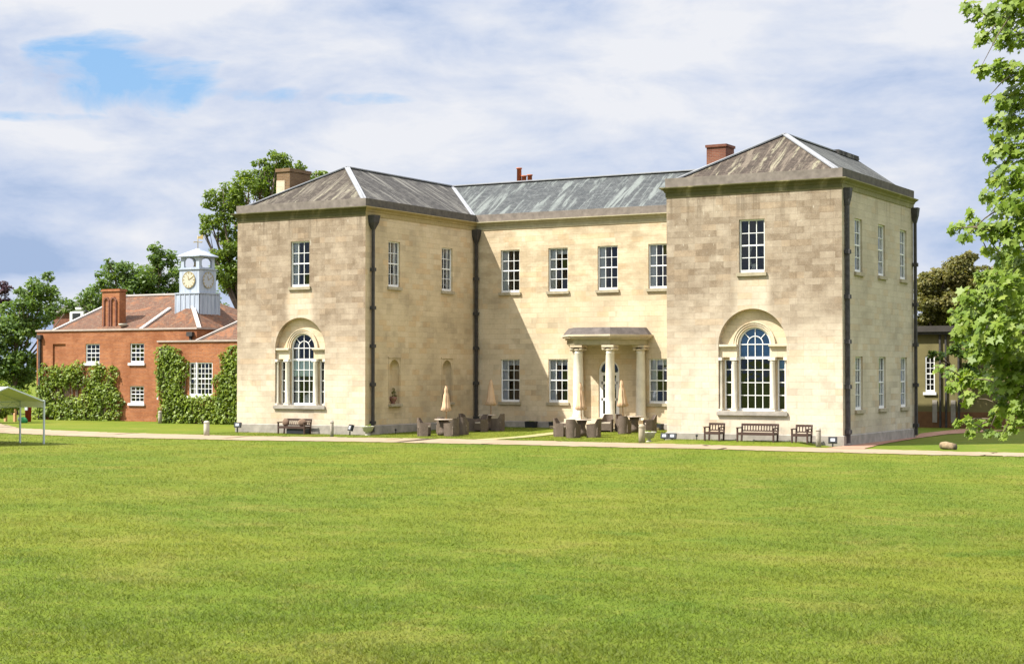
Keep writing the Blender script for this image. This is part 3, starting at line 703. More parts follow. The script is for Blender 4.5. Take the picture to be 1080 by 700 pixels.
# niches: half-round backs and ledges
for y in niches:
    m = MB(); r = .42; n = 16; al = [math.pi*i/n for i in range(n+1)]
    bot = [(XCn-.05-.30*math.sin(a), y-r*math.cos(a), 1.45) for a in al]
    top = [(XCn-.05-.30*math.sin(a), y-r*math.cos(a), 3.10) for a in al]
    m.add(bot+top, [(i, i+1, n+2+i, n+1+i)[::-1] for i in range(n)], True)
    rows = [top]
    for k in range(1, 9):
        e = k/8*math.pi/2; rows.append([(XCn-.05-.30*math.sin(a)*math.cos(e)-.0, y-r*math.cos(a)*math.cos(e), 3.10+r*math.sin(e)) for a in al])
    for k in range(8): m.add(rows[k]+rows[k+1], [(i, i+1, n+2+i, n+1+i)[::-1] for i in range(n)], True)
    m.add(bot, [tuple(range(n+1))])
    o = m.build('niche', 'stoneE1', house)
    MB().box(XCn-.05, XCn+.16, y-.50, y+.50, 1.33, 1.447).build('niche_ledge', 'sill', o, .01)
    m = MB()
    for a, b in ((y-.50, y-.46), (y+.46, y+.50)): m.box(XCn+.001, XCn+.025, a, b, 1.45, 3.60)
    m.box(XCn+.001, XCn+.04, y-.54, y+.54, 3.60, 3.66); m.build('niche_frame', 'stoneE1', o)

# porch on canted plan
pc = DOORX; FX, CX_, FY = .84, 1.84, 8.15
porch_out = [(pc-CX_, YI), (pc-CX_, 9.42), (pc-FX, FY), (pc+FX, FY), (pc+CX_, 9.42), (pc+CX_, YI)]
def cant(d, yb=YI-.001):
    # outline of the porch grown by d
    p = [Vector(q) for q in porch_out]; ln = []
    for i in range(5):
        a, b = p[i], p[i+1]; t = (b-a).normalized(); nn = Vector((t.y, -t.x)); nn = -nn if nn.dot((a+b)/2-Vector((pc, 9.6))) < 0 else nn
        ln.append((a+nn*d, t))
    def ix(l1, l2):
        (a, t), (b, s) = l1, l2; den = t.x*s.y-t.y*s.x; k = ((b-a).x*s.y-(b-a).y*s.x)/den; return a+t*k
    q = [ix(ln[i], ln[i+1]) for i in range(4)]
    return [(q[0].x, yb)]+[tuple(v) for v in q]+[(q[3].x, yb)]
pz = .66
porch = MB(); porch.prism(cant(.26), 4.25, 4.48); porch.prism(cant(.22), 4.09+.13, 4.25)
porch = porch.build('porch', 'frieze_clean', house)
m = MB(); m.prism(cant(.34), 4.481, 4.56); m.prism(cant(.47), 4.561, 4.64); m.prism(cant(.52), 4.641, 4.72); m.build('porch_cornice', 'trim', porch)
m = MB(); 
a, b = cant(.46), cant(.18); n = len(a)
m.add([(*q, 4.721) for q in a]+[(*q, 5.06) for q in b], [tuple(range(n, 2*n))]+[(i, i+1, n+i+1, n+i) for i in range(n-1)]); m.build('porch_roof', plain('porch_lead_roof', (.085, .072, .065), .85, .35, 3), porch)
for k, (x, y) in enumerate(((pc-FX, FY), (pc+FX, FY), (pc-CX_+.30, 9.40), (pc+CX_, 9.40))):
    r = .235
    m = MB(); m.box(x-r*1.25, x+r*1.25, y-r*1.25, y+r*1.25, pz, pz+.10)
    m.lathe((x, y, pz+.10), [(r*1.2, 0), (r*1.22, .05), (r*1.05, .08), (r*1.12, .12), (r, .17), (r*.985, 1.2), (r*.95, 2.1), (r*.86, 3.06), (r*.95, 3.10), (r*.86, 3.13), (r*.86, 3.2)], 24)
    col_ = m.build('column', 'colwhite', porch)
    m = MB(); m.lathe((x, y, pz+3.28), [(r*.9, 0), (r*1.12, .07), (r*.9, .12)], 20)
    for s in (-1, 1):
        for yy in (-1, 1): m.tube([(x+s*r*1.02, y+yy*r*.95-.05*yy, pz+3.38), (x+s*r*1.02, y+yy*r*.95+.02*yy, pz+3.38)], .085, 12)
        m.tube([(x+s*r*1.02, y-r*.9, pz+3.38), (x+s*r*1.02, y+r*.9, pz+3.38)], .06, 10)
    m.box(x-r*1.35, x+r*1.35, y-r*1.2, y+r*1.2, pz+3.46, pz+3.56); m.build('capital', 'trim', col_)
m = MB(); m.prism(cant(.40), .10, pz); m.prism(cant(.75), .10, pz-.17); m.prism(cant(1.08), .08, pz-.34)
m.build('porch_steps', 'trim', porch)
# glazed door with fanlight
m = MB(); y0 = YI+.06
def dring(r0, r1, zc, ya, yb, n=20):
    an = np.linspace(0, math.pi, n); vs = []
    for r, y in ((r0, ya), (r1, ya), (r0, yb), (r1, yb)): vs += [(pc+r*math.cos(t), y, zc+r*math.sin(t)) for t in an]
    m.add(vs, [f for i in range(n-1) for f in ((i, i+1, n+i+1, n+i), (i, 2*n+i, 2*n+i+1, i+1), (n+i, n+i+1, 3*n+i+1, 3*n+i))])
dring(.47, .56, 2.98, y0, y0+.1)
m.box(pc-.56, pc-.44, y0, y0+.1, .74, 2.98); m.box(pc+.44, pc+.56, y0, y0+.1, .74, 2.98); m.box(pc-.44, pc+.44, y0, y0+.1, 2.78, 2.92)
m.box(pc-.44, pc+.44, y0, y0+.1, .74, .92); m.box(pc-.06, pc+.06, y0, y0+.1, .92, 2.78)
for z in (1.62, 2.42): m.box(pc-.44, pc+.44, y0+.01, y0+.09, z-.06, z+.06)
for s in (-1, 1): m.box(pc+s*.40-.04, pc+s*.40+.04, y0+.01, y0+.09, .92, 2.78)
door = m.build('door', 'white', house)
m = MB(); l = arch_loop(pc, .5, .8, 2.98, 20); m.add([(u, y0+.06, v) for u, v in l], [tuple(range(len(l)))]); m.build('door_pane', 'glass', door)
m = MB(); a, b, ya, yb, z0, z1 = pc-.8, pc+.8, YI+.18, 11.2, .5, 3.8
m.add([(a, ya, z0), (b, ya, z0), (b, yb, z0), (a, yb, z0), (a, ya, z1), (b, ya, z1), (b, yb, z1), (a, yb, z1)], [(0, 3, 2, 1), (4, 5, 6, 7), (3, 7, 6, 2), (0, 4, 7, 3), (1, 2, 6, 5)]); m.build('room', 'dark', door)
m = MB(); m.lathe((pc-.02, y0-.03, 1.62), [(.03, 0), (.035, .03), (.02, .05)], 10); m.build('door_handle', 'gold', door)

# ---------------------------------------------------------------- the brick lodge with the clock tower
lodge = thing('brick_lodge', (-47, 12, .05), 'red brick lodge with clay tile roof and pale clock tower behind climbing plants', 'building')
mb = MB(); bw = [(-49.05, 1.12, 3.45, 4.58), (-45.57, 1.08, 3.45, 4.58), (-45.57, 1.08, 1.13, 2.12)]
panel(mb, [(-53.6, -.1), (-41.1, -.1), (-41.1, 5.35), (-53.6, 5.35)], [rect_loop(a, w, z0, z1) for a, w, z0, z1 in bw]+[rect_loop(-51.75, 1.05, 2.6, 4.6), rect_loop(-49.05, 1.0, 1.1, 2.1)], FR(10), [.12]*3+[.09, .12])
mb.add([(-41.1, 10, -.1), (-41.1, 22, -.1), (-41.1, 22, 5.35), (-41.1, 10, 5.35), (-53.6, 10, -.1), (-53.6, 22, -.1), (-53.6, 22, 5.35), (-53.6, 10, 5.35)], [(0, 1, 2, 3), (4, 7, 6, 5), (1, 5, 6, 2)])
mb.add([(-52.3, 10.09, 2.55), (-51.2, 10.09, 2.55), (-51.2, 10.09, 4.65), (-52.3, 10.09, 4.65)], [(0, 1, 2, 3)])
lw = mb.build('wall', 'brick', lodge)
mb = MB(); mb.box(-53.66, -41.04, 9.93, 10.2, 5.35, 5.45); mb.box(-41.3, -41.04, 10.2, 22, 5.35, 5.45); mb.box(-53.66, -53.4, 10.2, 22, 5.35, 5.45); mb.build('coping', plain('pale_coping', (.34, .28, .24), .9, .15, 3), lodge)
mb = MB(); mb.box(-53.45, -41.2, 10.1, 22, 5.0, 5.2); mb.build('roof_deck', 'lead', lodge)
for a, w, z0, z1 in bw:
    o = sash(lodge, (a, 10, z0), 0, w, z1-z0, .05, 4, 3, '', 'white')
mb = MB(); lowx0, lowx1, LY = -42.6, -34.0, 8.5
panel(mb, [(lowx0, -.1), (lowx1, -.1), (lowx1, 4.60), (lowx0, 4.60)], [rect_loop(-39.5, 1.66, 1.62, 3.46)], FR(LY), [.12])
mb.add([(lowx0, LY, -.1), (lowx0, 12, -.1), (lowx0, 12, 4.6), (lowx0, LY, 4.6), (lowx1, LY, -.1), (lowx1, 16, -.1), (lowx1, 16, 4.6), (lowx1, LY, 4.6)], [(0, 3, 2, 1), (4, 5, 6, 7)])
mb.build('wall', 'brick', lodge)
MB().box(lowx0-.05, lowx1+.05, LY-.07, LY+.2, 4.6, 4.69).build('coping', plain('pale_coping_low', (.34, .28, .24), .9, .15, 3), lodge)
o = sash(lodge, (-39.5, LY, 1.62), 0, 1.66, 1.84, .03, 6, 6, '', 'white')
mb = MB(); mb.box(-.36, -.26, .0, .14, 0, 1.84); lbuild(mb, 'mullion', 'white', o)
def lroof(fs, nm='roof'):
    mb = MB()
    for f in fs: mb.add(f, [tuple(range(len(f)))])
    return mb.build(nm, 'clay', lodge, uv=True)
z0 = 5.30; zr = 7.66; yr = 15.8
a, b = (-53.1, 10.6, z0), (-41.4, 10.6, z0); c, d = (-41.4, 21, z0), (-53.1, 21, z0); r1, r2 = (-51.9+.1, yr, zr), (-46.4, yr, zr)
lroof([[a, b, r2, r1], [b, c, r2], [c, d, r1, r2], [d, a, r1]])
xa = (-43.35, 12.2, 6.80)
lroof([[(-45.9, 10.55, z0+.02), (-41.3, 10.55, z0+.02), xa], [(-41.3, 10.55, z0+.02), (-41.3, 14.8, z0+.02), (-43.35, 14.6, 6.80), xa], [(-43.35, 14.6, 6.8), (-45.4, 14.6, 6.6), (-45.9, 10.55, z0+.02), xa]])
lroof([[(-40.1, 8.8, 4.62), (-33.9, 8.8, 4.62), (-33.9, 13, 6.9), (-38.2, 12.0, 6.3)], [(-40.1, 8.8, 4.62), (-38.2, 12.0, 6.3), (-38.5, 15, 6.3), (-40.1, 15, 4.62)]])
prm = plain('pale_ridge', (.42, .39, .36), .8, .12, 3)
for p, q in ((a, r1), (r1, r2), (b, xa), ((-45.9, 10.55, z0+.02), (-46.3, 13.6, 6.7)), ((-40.1, 8.8, 4.62), (-38.2, 12.0, 6.3)), ((-38.2, 12., 6.3), (-33.9, 13, 6.9))):
    MB().beam(Vector(p)+Vector((0, 0, .05)), Vector(q)+Vector((0, 0, .05)), .22, .10).build('ridge_flashing', prm, lodge)
m = MB(); m.box(-49.67, -48.28, 11.4, 11.95, 5.2, 7.72); m.box(-49.73, -48.22, 11.34, 12.01, 7.72, 7.80); m.box(-49.70, -48.25, 11.37, 11.98, 7.80, 7.86)
ch = m.build('chimney', 'brick', lodge)
for x in (-49.28, -48.72):       # blind arches on its face
    m = MB()
    for s in (-1, 1): m.box(x+s*.20-.05, x+s*.20+.05, 11.33, 11.40, 5.6, 7.15)
    m.beam((x-.22, 11.36, 7.15), (x-.1, 11.36, 7.33), .07, .1); m.beam((x-.1, 11.36, 7.33), (x+.1, 11.36, 7.33), .07, .1); m.beam((x+.1, 11.36, 7.33), (x+.22, 11.36, 7.15), .07, .1)
    m.build('blind_arch', 'brick_dark', ch)
m = MB(); m.lathe((-47.8, 11.2, 5.62), [(.02, -.05), (.18, 0), (.25, .08), (.27, .16)], 16); dsh = m.build('satellite_dish', 'clock', lodge)
m = MB(); m.box(-53.35, -53.2, 9.86, 9.99, 0.1, 4.9); dp = m.build('downpipe', 'iron', lodge); MB().box(-53.45, -53.1, 9.78, 9.99, 4.9, 5.15).build('hopper', 'iron', dp)
m = MB(); m.box(-41.55, -41.43, 9.88, 9.99, 3.0, 4.95); dp = m.build('downpipe', 'iron', lodge); MB().box(-41.7, -41.28, 9.8, 9.99, 4.95, 5.2).build('hopper', 'iron', dp)
m = MB(); m.box(-42.1, -41.95, LY-.13, LY-.01, 3.2, 4.0); dp = m.build('downpipe', 'iron', lodge); MB().box(-42.25, -41.8, LY-.2, LY-.01, 4.0, 4.22).build('hopper', 'iron', dp)
for (x, z, w, h) in ((-43.9, 1.35, .34, .30), (-43.8, .75, .4, .3), (-43.75, .38, .3, .25)): MB().box(x, x+w, 9.84, 9.99, z, z+h).build('meter_box', 'white', lodge)
# clock tower: square, corner towards the camera
tx1, ty0, tw = -42.75, 12.1, 1.50
twm = NT('painted_tower'); tn = twm.noise(twm.mapv(twm.pos(), (5, 5, .6)), 1.3, 4, .6)
twm.col(twm.ramp(tn, [(.35, (.25, .285, .35)), (.65, (.37, .41, .475))])).rough(.6); M['tower'] = twm.m
m = MB(); e = .10
m.box(tx1-tw-2*e, tx1+e, ty0-e, ty0+tw+2*e, 5.4, 7.48); m.box(tx1-tw-e*2.4, tx1+e*1.5, ty0-e*1.5, ty0+tw+e*2.4, 7.48, 7.55)
m.box(tx1-tw, tx1, ty0, ty0+tw, 7.55, 8.90); m.box(tx1-tw-.06, tx1+.06, ty0-.06, ty0+tw+.06, 8.90, 8.97)
m.box(tx1-tw, tx1, ty0, ty0+.16, 8.97, 9.02)
# boards on the lower stage
for k in range(6): 
    t_ = k/5; m.box(tx1-tw-2*e+t_*(tw+3*e)-.03, tx1-tw-2*e+t_*(tw+3*e)+.03, ty0-e-.03, ty0-e, 5.4, 7.46); m.box(tx1+e, tx1+e+.03, ty0-e+t_*(tw+3*e)-.03, ty0-e+t_*(tw+3*e)+.03, 5.4, 7.46)
tower = m.build('clock_tower', 'tower', lodge)
# open belfry stage: four arched sides
m = MB(); s0 = .06
for side in range(4):
    out_ = [(0, 8.97), (tw-2*s0, 8.97), (tw-2*s0, 9.72), (0, 9.72)]; hw_ = (tw-2*s0)/2
    hole = [(hw_-.45, 9.03), (hw_+.45, 9.03), (hw_+.45, 9.40), (hw_+.3, 9.58), (hw_, 9.63), (hw_-.3, 9.58), (hw_-.45, 9.40)]
    cx_, cy_ = tx1-tw/2, ty0+tw/2; rot = Matrix.Rotation(side*math.pi/2, 3, 'Z')
    fn = lambda u, v, d: tuple(Vector((cx_, cy_, 0))+rot @ Vector((u-hw_, -hw_+d, v)))
    panel(m, out_, [hole], fn, [.12]); panel(m, out_, [hole], lambda u, v, d: fn(u, v, .12), [0.001], flip=True)
m.build('belfry', 'tower', tower)
m = MB(); q = tw/2+.10; cx_, cy_ = tx1-tw/2, ty0+tw/2
m.add([(cx_-q, cy_-q, 9.72), (cx_+q, cy_-q, 9.72), (cx_+q, cy_+q, 9.72), (cx_-q, cy_+q, 9.72), (cx_, cy_, 10.2)], [(0, 1, 4), (1, 2, 4), (2, 3, 4), (3, 0, 4), (3, 2, 1, 0)]); m.box(cx_-q, cx_+q, cy_-q, cy_+q, 9.66, 9.72)
m.build('tower_roof', 'tower', tower)
m = MB(); m.tube([(cx_, cy_, 10.1), (cx_, cy_, 10.95)], .025, 6); m.beam((cx_-.35, cy_, 10.55), (cx_+.35, cy_, 10.55), .03); m.beam((cx_, cy_-.35, 10.55), (cx_, cy_+.35, 10.55), .03)
m.add([(cx_-.1, cy_, 10.78), (cx_+.38, cy_, 10.70), (cx_+.38, cy_, 10.98), (cx_+.1, cy_, 10.9), (cx_-.1, cy_+.02, 10.78), (cx_+.38, cy_+.02, 10.70), (cx_+.38, cy_+.02, 10.98), (cx_+.1, cy_+.02, 10.9)], [(0, 1, 2, 3), (7, 6, 5, 4), (0, 4, 5, 1), (1, 5, 6, 2), (2, 6, 7, 3), (3, 7, 4, 0)])
m.build('weathervane', 'gold', tower)
m = MB(); m.lathe((cx_, cy_, 9.1), [(.28, 0), (.24, .08), (.2, .25), (.08, .36)], 12); m.build('bell', 'gold', tower)
def clock(origin, ex, en, z, mat):
    ex, en = Vector(ex), Vector(en); o_ = Vector(origin); up = Vector((0, 0, 1))
    m = MB(); n = 24
    ring = lambda r, d: [o_+ex*r*math.cos(k/n*2*math.pi)+up*r*math.sin(k/n*2*math.pi)+en*d for k in range(n)]
    m.add(ring(.47, .0)+ring(.47, .05), [tuple(n+k for k in range(n))]+[(k, (k+1) % n, n+(k+1) % n, n+k) for k in range(n)]); f = m.build('clock_face', mat, tower)
    m = MB()
    for k in range(12):
        t = k*math.pi/6; dd = ex*math.cos(t)+up*math.sin(t); m.beam(o_+dd*.34+en*.06, o_+dd*.44+en*.06, .035, .01, en)
    for k in range(n):
        t0_, t1_ = k/n*2*math.pi, (k+1)/n*2*math.pi
        m.beam(o_+(ex*math.cos(t0_)+up*math.sin(t0_))*.465+en*.055, o_+(ex*math.cos(t1_)+up*math.sin(t1_))*.465+en*.055, .03, .015, en)
    m.beam(o_+en*.065, o_+en*.065+(ex*.3+up*.16), .03, .01, en); m.beam(o_+en*.065, o_+en*.065+(ex*-.06+up*.24), .04, .01, en); m.build('clock_hands', 'gold', f)
clock((tx1-tw/2, ty0, 8.30), (1, 0, 0), (0, -1, 0), 0, 'clock'); clock((tx1, ty0+tw/2, 8.30), (0, 1, 0), (1, 0, 0), 0, plain('clock_grey', (.34, .36, .40), .6, .05, 5))

# ---------------------------------------------------------------- annex and wall beyond the yard
annex = thing('garden_annex', (-3, 24, .1), 'low cream annex with dark flat roof edge, tall white window and black pipes', 'building')
m = MB(); AY = 22.6
panel(m, [(-6, .9), (1.2, .9), (1.2, 5.0), (-6, 5.0)], [rect_loop(-2.95, .5, 1.9, 3.75)], FR(AY), [.1])
m.add([(1.2, AY, .9), (1.2, 30, .9), (1.2, 30, 5), (1.2, AY, 5), (-6, AY, .9), (-6, 30, .9), (-6, 30, 5), (-6, AY, 5)], [(0, 1, 2, 3), (4, 7, 6, 5), (1, 5, 6, 2)])
m.build('wall', 'cream_wall', annex)
MB().box(-6, 1.2, AY-.03, 30, -.1, .9).build('plinth', 'brown_base', annex)
MB().box(-6.3, 1.5, AY-.35, 30.3, 5.0, 5.3).build('roof', 'fascia', annex)
MB().box(-6.2, 1.4, AY-.25, 30.2, 4.86, 5.0).build('gutter', 'iron', annex)
o = sash(annex, (-2.95, AY, 1.9), 0, .5, 1.85, .03, 6, 2, '', 'white')
for x in (-2.45, -2.15, -1.5): MB().box(x, x+.09, AY-.12, AY-.02, .1, 4.9).build('downpipe', 'iron', annex)
for x in (-2.7, -1.75): MB().box(x-.12, x+.12, AY-.06, AY-.031, .35, 1.5).build('pale_vent', 'plinth', annex)
gw = thing('brick_wall', (4, 26, .1), 'low red brick garden wall beyond the yard under the trees', 'wall')
m = MB(); m.box(1.3, 13, 24.9, 25.2, -.1, 1.35); m.build('wall_body', 'brick', gw); MB().box(1.25, 13.05, 24.85, 25.25, 1.35, 1.45).build('coping', plain('wall_coping', (.38, .22, .15), .9, .2, 3), gw)

# a far house seen between the trees on the left
fh = thing('distant_house', (P(84, 391, 135).x, P(84, 391, 135).y, .1), 'distant dark brick house with a white dormer seen between the trees', 'house')
b0 = P(84, 391, 135); m = MB(); m.box(b0.x-3, b0.x+2, b0.y, b0.y+5, 0, 7.8); m.build('wall', 'brick_dark', fh)
m = MB(); m.add([(b0.x-3.3, b0.y-.3, 7.8), (b0.x+2.3, b0.y-.3, 7.8), (b0.x+2.3, b0.y+5.3, 7.8), (b0.x-3.3, b0.y+5.3, 7.8), (b0.x-2.5, b0.y+2.5, 9.0), (b0.x+1.5, b0.y+2.5, 9.0)], [(0, 1, 5, 4), (1, 2, 5), (2, 3, 4, 5), (3, 0, 4)]); m.build('roof', 'slate_side', fh, uv=True)
m = MB(); m.box(b0.x-.75, b0.x+.75, b0.y-.4, b0.y+.1, 6.3, 8.0); m.box(b0.x-.9, b0.x+.9, b0.y-.5, b0.y+.1, 8.0, 8.15); wd = m.build('window', 'white', fh)
m = MB(); m.box(b0.x-.45, b0.x+.45, b0.y-.42, b0.y-.401, 6.6, 7.7); m.build('window_pane', 'black', wd)

# ---------------------------------------------------------------- trees
def leafmesh(name, pts, nrm, size, mat, parent, shape='quad', seed=0, tint=None):
    g = np.random.default_rng(seed+11); n = len(pts)
    pts = np.asarray(pts); nrm = np.asarray(nrm); nrm = nrm/np.linalg.norm(nrm, axis=1, keepdims=True)
    r = g.normal(size=(n, 3)); u = np.cross(nrm, r); u /= np.linalg.norm(u, axis=1, keepdims=True); w = np.cross(nrm, u)
    s = size*g.uniform(.5, 1.3, n)
    if shape == 'quad': tpl = [(-.5, 0, 0), (0, -.32, .08), (.55, 0, 0), (0, .32, .08)]
    elif shape == 'tri': tpl = [(-.5, -.3, 0), (.5, 0, 0.1), (-.4, .35, 0)]
    else: tpl = [(-.55, 0, 0), (-.30, -.16, .03), (-.34, -.42, .02), (-.05, -.30, .05), (.12, -.50, .0), (.14, -.17, .05), (.55, 0, -.05), (.14, .17, .05), (.12, .50, .0), (-.05, .30, .05), (-.34, .42, .02), (-.30, .16, .03)]
    tpl = np.array(tpl); k = len(tpl)
    co = pts[:, None, :]+s[:, None, None]*(u[:, None, :]*tpl[None, :, 0:1]+w[:, None, :]*tpl[None, :, 1:2]+nrm[:, None, :]*tpl[None, :, 2:3])
    me = bpy.data.meshes.new(name); me.vertices.add(n*k); me.loops.add(n*k); me.polygons.add(n)
    pl = np.array(WL[parent.name]) if parent else np.zeros(3)
    me.vertices.foreach_set('co', (co.reshape(-1, 3)-pl).ravel()); me.loops.foreach_set('vertex_index', np.arange(n*k))
    me.polygons.foreach_set('loop_start', np.arange(n)*k); me.polygons.foreach_set('loop_total', np.full(n, k))
    me.update(calc_edges=True)
    a = me.attributes.new('tint', 'FLOAT', 'FACE'); a.data.foreach_set('value', tint if tint is not None else np.clip(g.normal(.5, .24, n), 0, 1))
    me.materials.append(M[mat]); o = bpy.data.objects.new(name, me); C.objects.link(o); o.parent = parent
    WL[o.name] = WL[parent.name] if parent else Vector((0, 0, 0)); return o
def clump_leaves(clumps, per, g, squash=.75, fill=.35):
    P_, N_, T_ = [], [], []
    for (c, r) in clumps:
        n = int(per*r*r); d = g.normal(size=(n, 3)); d /= np.linalg.norm(d, axis=1, keepdims=True)
        # lumpy shell
        lump = 1+.22*np.sin(d[:, 0]*5+c[0])*np.sin(d[:, 1]*5+c[1]*2)+.16*np.sin(d[:, 2]*8+c[2])
        rad = r*lump*(1-fill*g.random(n)**1.5)
        p = np.array(c)+d*rad[:, None]*np.array([1, 1, squash])
        P_.append(p); nn = d*.7+np.array([0, 0, .55])+g.normal(size=(n, 3))*.55; N_.append(nn)
        T_.append(np.clip(g.normal(.5, .2, n)+g.normal(0, .10), 0, 1))
    return np.concatenate(P_), np.concatenate(N_), np.concatenate(T_)
def tree(name, label, u0, D, clumps, leaf, per, mat, group=None, r0=.35, cat='tree', lean=0, fork=.35, seed=0, fill=.55, squash=.75, sub=13, subr=.40):
    """clumps given as (u, v, radius in px, depth shift) of the crown's boughs at distance D"""
    g = np.random.default_rng(seed+100); b = P(u0, 391, D); base = Vector((b.x, b.y, hz(b.x, b.y)))
    o = thing(name, base, label, cat, group); big = []; cl = []
    for (u, v, r, dd) in clumps:
        c = P(u, v, D+dd); rr = r/FPX*D; big.append((c, rr))
        for k in range(sub):
            d = Vector(g.normal(size=3).tolist()).normalized(); d.z = d.z*.8+.1
            q = c+d*rr*(1-subr*.75)*g.uniform(.6, 1.25); cl.append(((q.x, q.y, q.z), rr*subr*g.uniform(.5, 1.25)))
    top = max(c.z for c, r in big); zf = base.z+(top-base.z)*fork
    m = MB(); lc = P(u0+lean, 391, D)
    fp = Vector((lc.x, lc.y, zf))
    m.tube([base-Vector((0, 0, .2)), base+Vector((0, 0, .5)), base.lerp(fp, .5), fp, fp.lerp(Vector((lc.x, lc.y, top)), .6)], [r0*1.35, r0, r0*.85, r0*.65, r0*.25], 9)
    m.build('trunk', 'bark', o)
    for c, r in big:
        mid = fp.lerp(c, .5)+Vector((0, 0, -.08*(c-fp).length)); m2 = MB()
        m2.tube([fp-Vector((0, 0, .4)), mid, c], [r0*.42, r0*.28, r0*.10], 6)
        for k in range(3):
            dq = Vector(g.normal(size=3).tolist()).normalized()*r*.8; m2.tube([mid.lerp(c, .6), c+dq], [r0*.12, r0*.04], 4)
        m2.build('limb', 'bark', o)
    p, n, t = clump_leaves(cl, per, g, squash, fill); leafmesh('crown', p, n, leaf, mat, o, 'quad', seed, t)
    return o
G1 = 'trees standing behind the lodge and the house'
tree('tall_tree', 'tall open-crowned green tree behind the left wing, highest tree on the left', 262, 108,
     [(232, 212, 20, 0), (222, 232, 14, 1), (255, 225, 24, 0), (262, 196, 22, -1), (285, 205, 24, 1), (276, 178, 14, 0), (292, 170, 15, 0), (312, 178, 11, 1), (320, 200, 22, 2), (338, 188, 10, 1), (350, 196, 14, 2), (240, 262, 20, 0), (262, 262, 26, 1), (216, 244, 9, 0), (238, 290, 24, 0), (262, 305, 28, 1), (250, 335, 28, 2), (238, 248, 14, 2), (245, 212, 18, 3), (270, 235, 24, 3), (300, 190, 20, 3), (285, 185, 16, 2), (250, 280, 22, 3)],
     .22, 460, 'leaf_oak', G1, .42, seed=1)
tree('oak_tree', 'broad green tree behind the tiled roof, left of the clock tower', 150, 118,
     [(152, 290, 26, 0), (172, 275, 17, 0), (165, 262, 10, 0), (128, 288, 18, 0), (110, 300, 16, 1), (98, 320, 18, 0), (140, 312, 30, 1), (182, 300, 20, 1), (118, 330, 22, 0), (172, 320, 24, 1), (190, 285, 12, 2), (116, 278, 7, 0), (205, 312, 20, 3), (225, 330, 22, 3)],
     .24, 430, 'leaf_dark', G1, .3, seed=2)
tree('garden_tree', 'bushy green tree left of the brick lodge, at the left edge', 16, 110,
     [(45, 310, 20, 0), (52, 292, 8, 0), (36, 300, 10, 0), (30, 330, 24, 0), (60, 326, 15, 2), (18, 350, 24, 0), (34, 346, 16, 1), (74, 322, 8, 4), (5, 375, 24, 0), (20, 385, 22, 0), (22, 310, 9, 0), (14, 405, 22, 0), (-10, 350, 26, 0), (8, 330, 14, 2), (-12, 395, 26, 0)],
     .23, 460, 'leaf_dark', G1, .2, seed=3)
tree('purple_tree', 'dark purple-leaved tree at the far left edge', -8, 130,
     [(2, 305, 10, 0), (-12, 320, 18, 0), (4, 322, 9, 0), (-30, 310, 22, 0)], .24, 500, 'leaf_purple', None, .35, seed=4)
tree('hedge_tree', 'yellow-green bush behind the open tent at the left edge', -2, 92,
     [(0, 412, 14, 0), (16, 420, 14, 0), (-16, 420, 16, 0), (2, 432, 15, 0)], .18, 700, 'leaf_ivy', None, .1, 'bush', seed=5, fork=.5)
G2 = 'trees behind the annex'
tree('magnolia_tree', 'rounded bronze-green evergreen tree above the annex roof, right of the house', 1000, 96,
     [(1010, 312, 26, 1), (990, 318, 22, 1), (972, 345, 16, 1), (1010, 345, 22, 2), (985, 300, 20, 0), (1003, 288, 20, 0), (1020, 300, 24, 0), (975, 325, 18, 0), (998, 325, 26, 0), (1025, 330, 26, 0), (1022, 275, 10, 0), (985, 350, 22, 1), (1045, 345, 30, 2), (1050, 300, 26, 2), (1068, 272, 16, 2)],
     .20, 1300, 'leaf_mag', G2, .3, seed=6, fill=.45, squash=.9, sub=18)
tree('dark_tree', 'dark green tree filling the gap behind the near maple branches', 1070, 92,
     [(1035, 370, 24, 0), (1060, 350, 30, 0), (1090, 330, 34, 0), (1110, 370, 34, 0), (1050, 400, 26, 0), (1080, 405, 28, 0), (1075, 290, 26, 0), (1110, 290, 30, 0), (1140, 340, 34, 0), (1020, 385, 12, -1), (1005, 380, 12, -4), (988, 376, 7, -9), (1016, 370, 13, -9), (1028, 392, 15, -9), (1040, 372, 18, -8)],
     .22, 600, 'leaf_dark', G2, .35, seed=7)

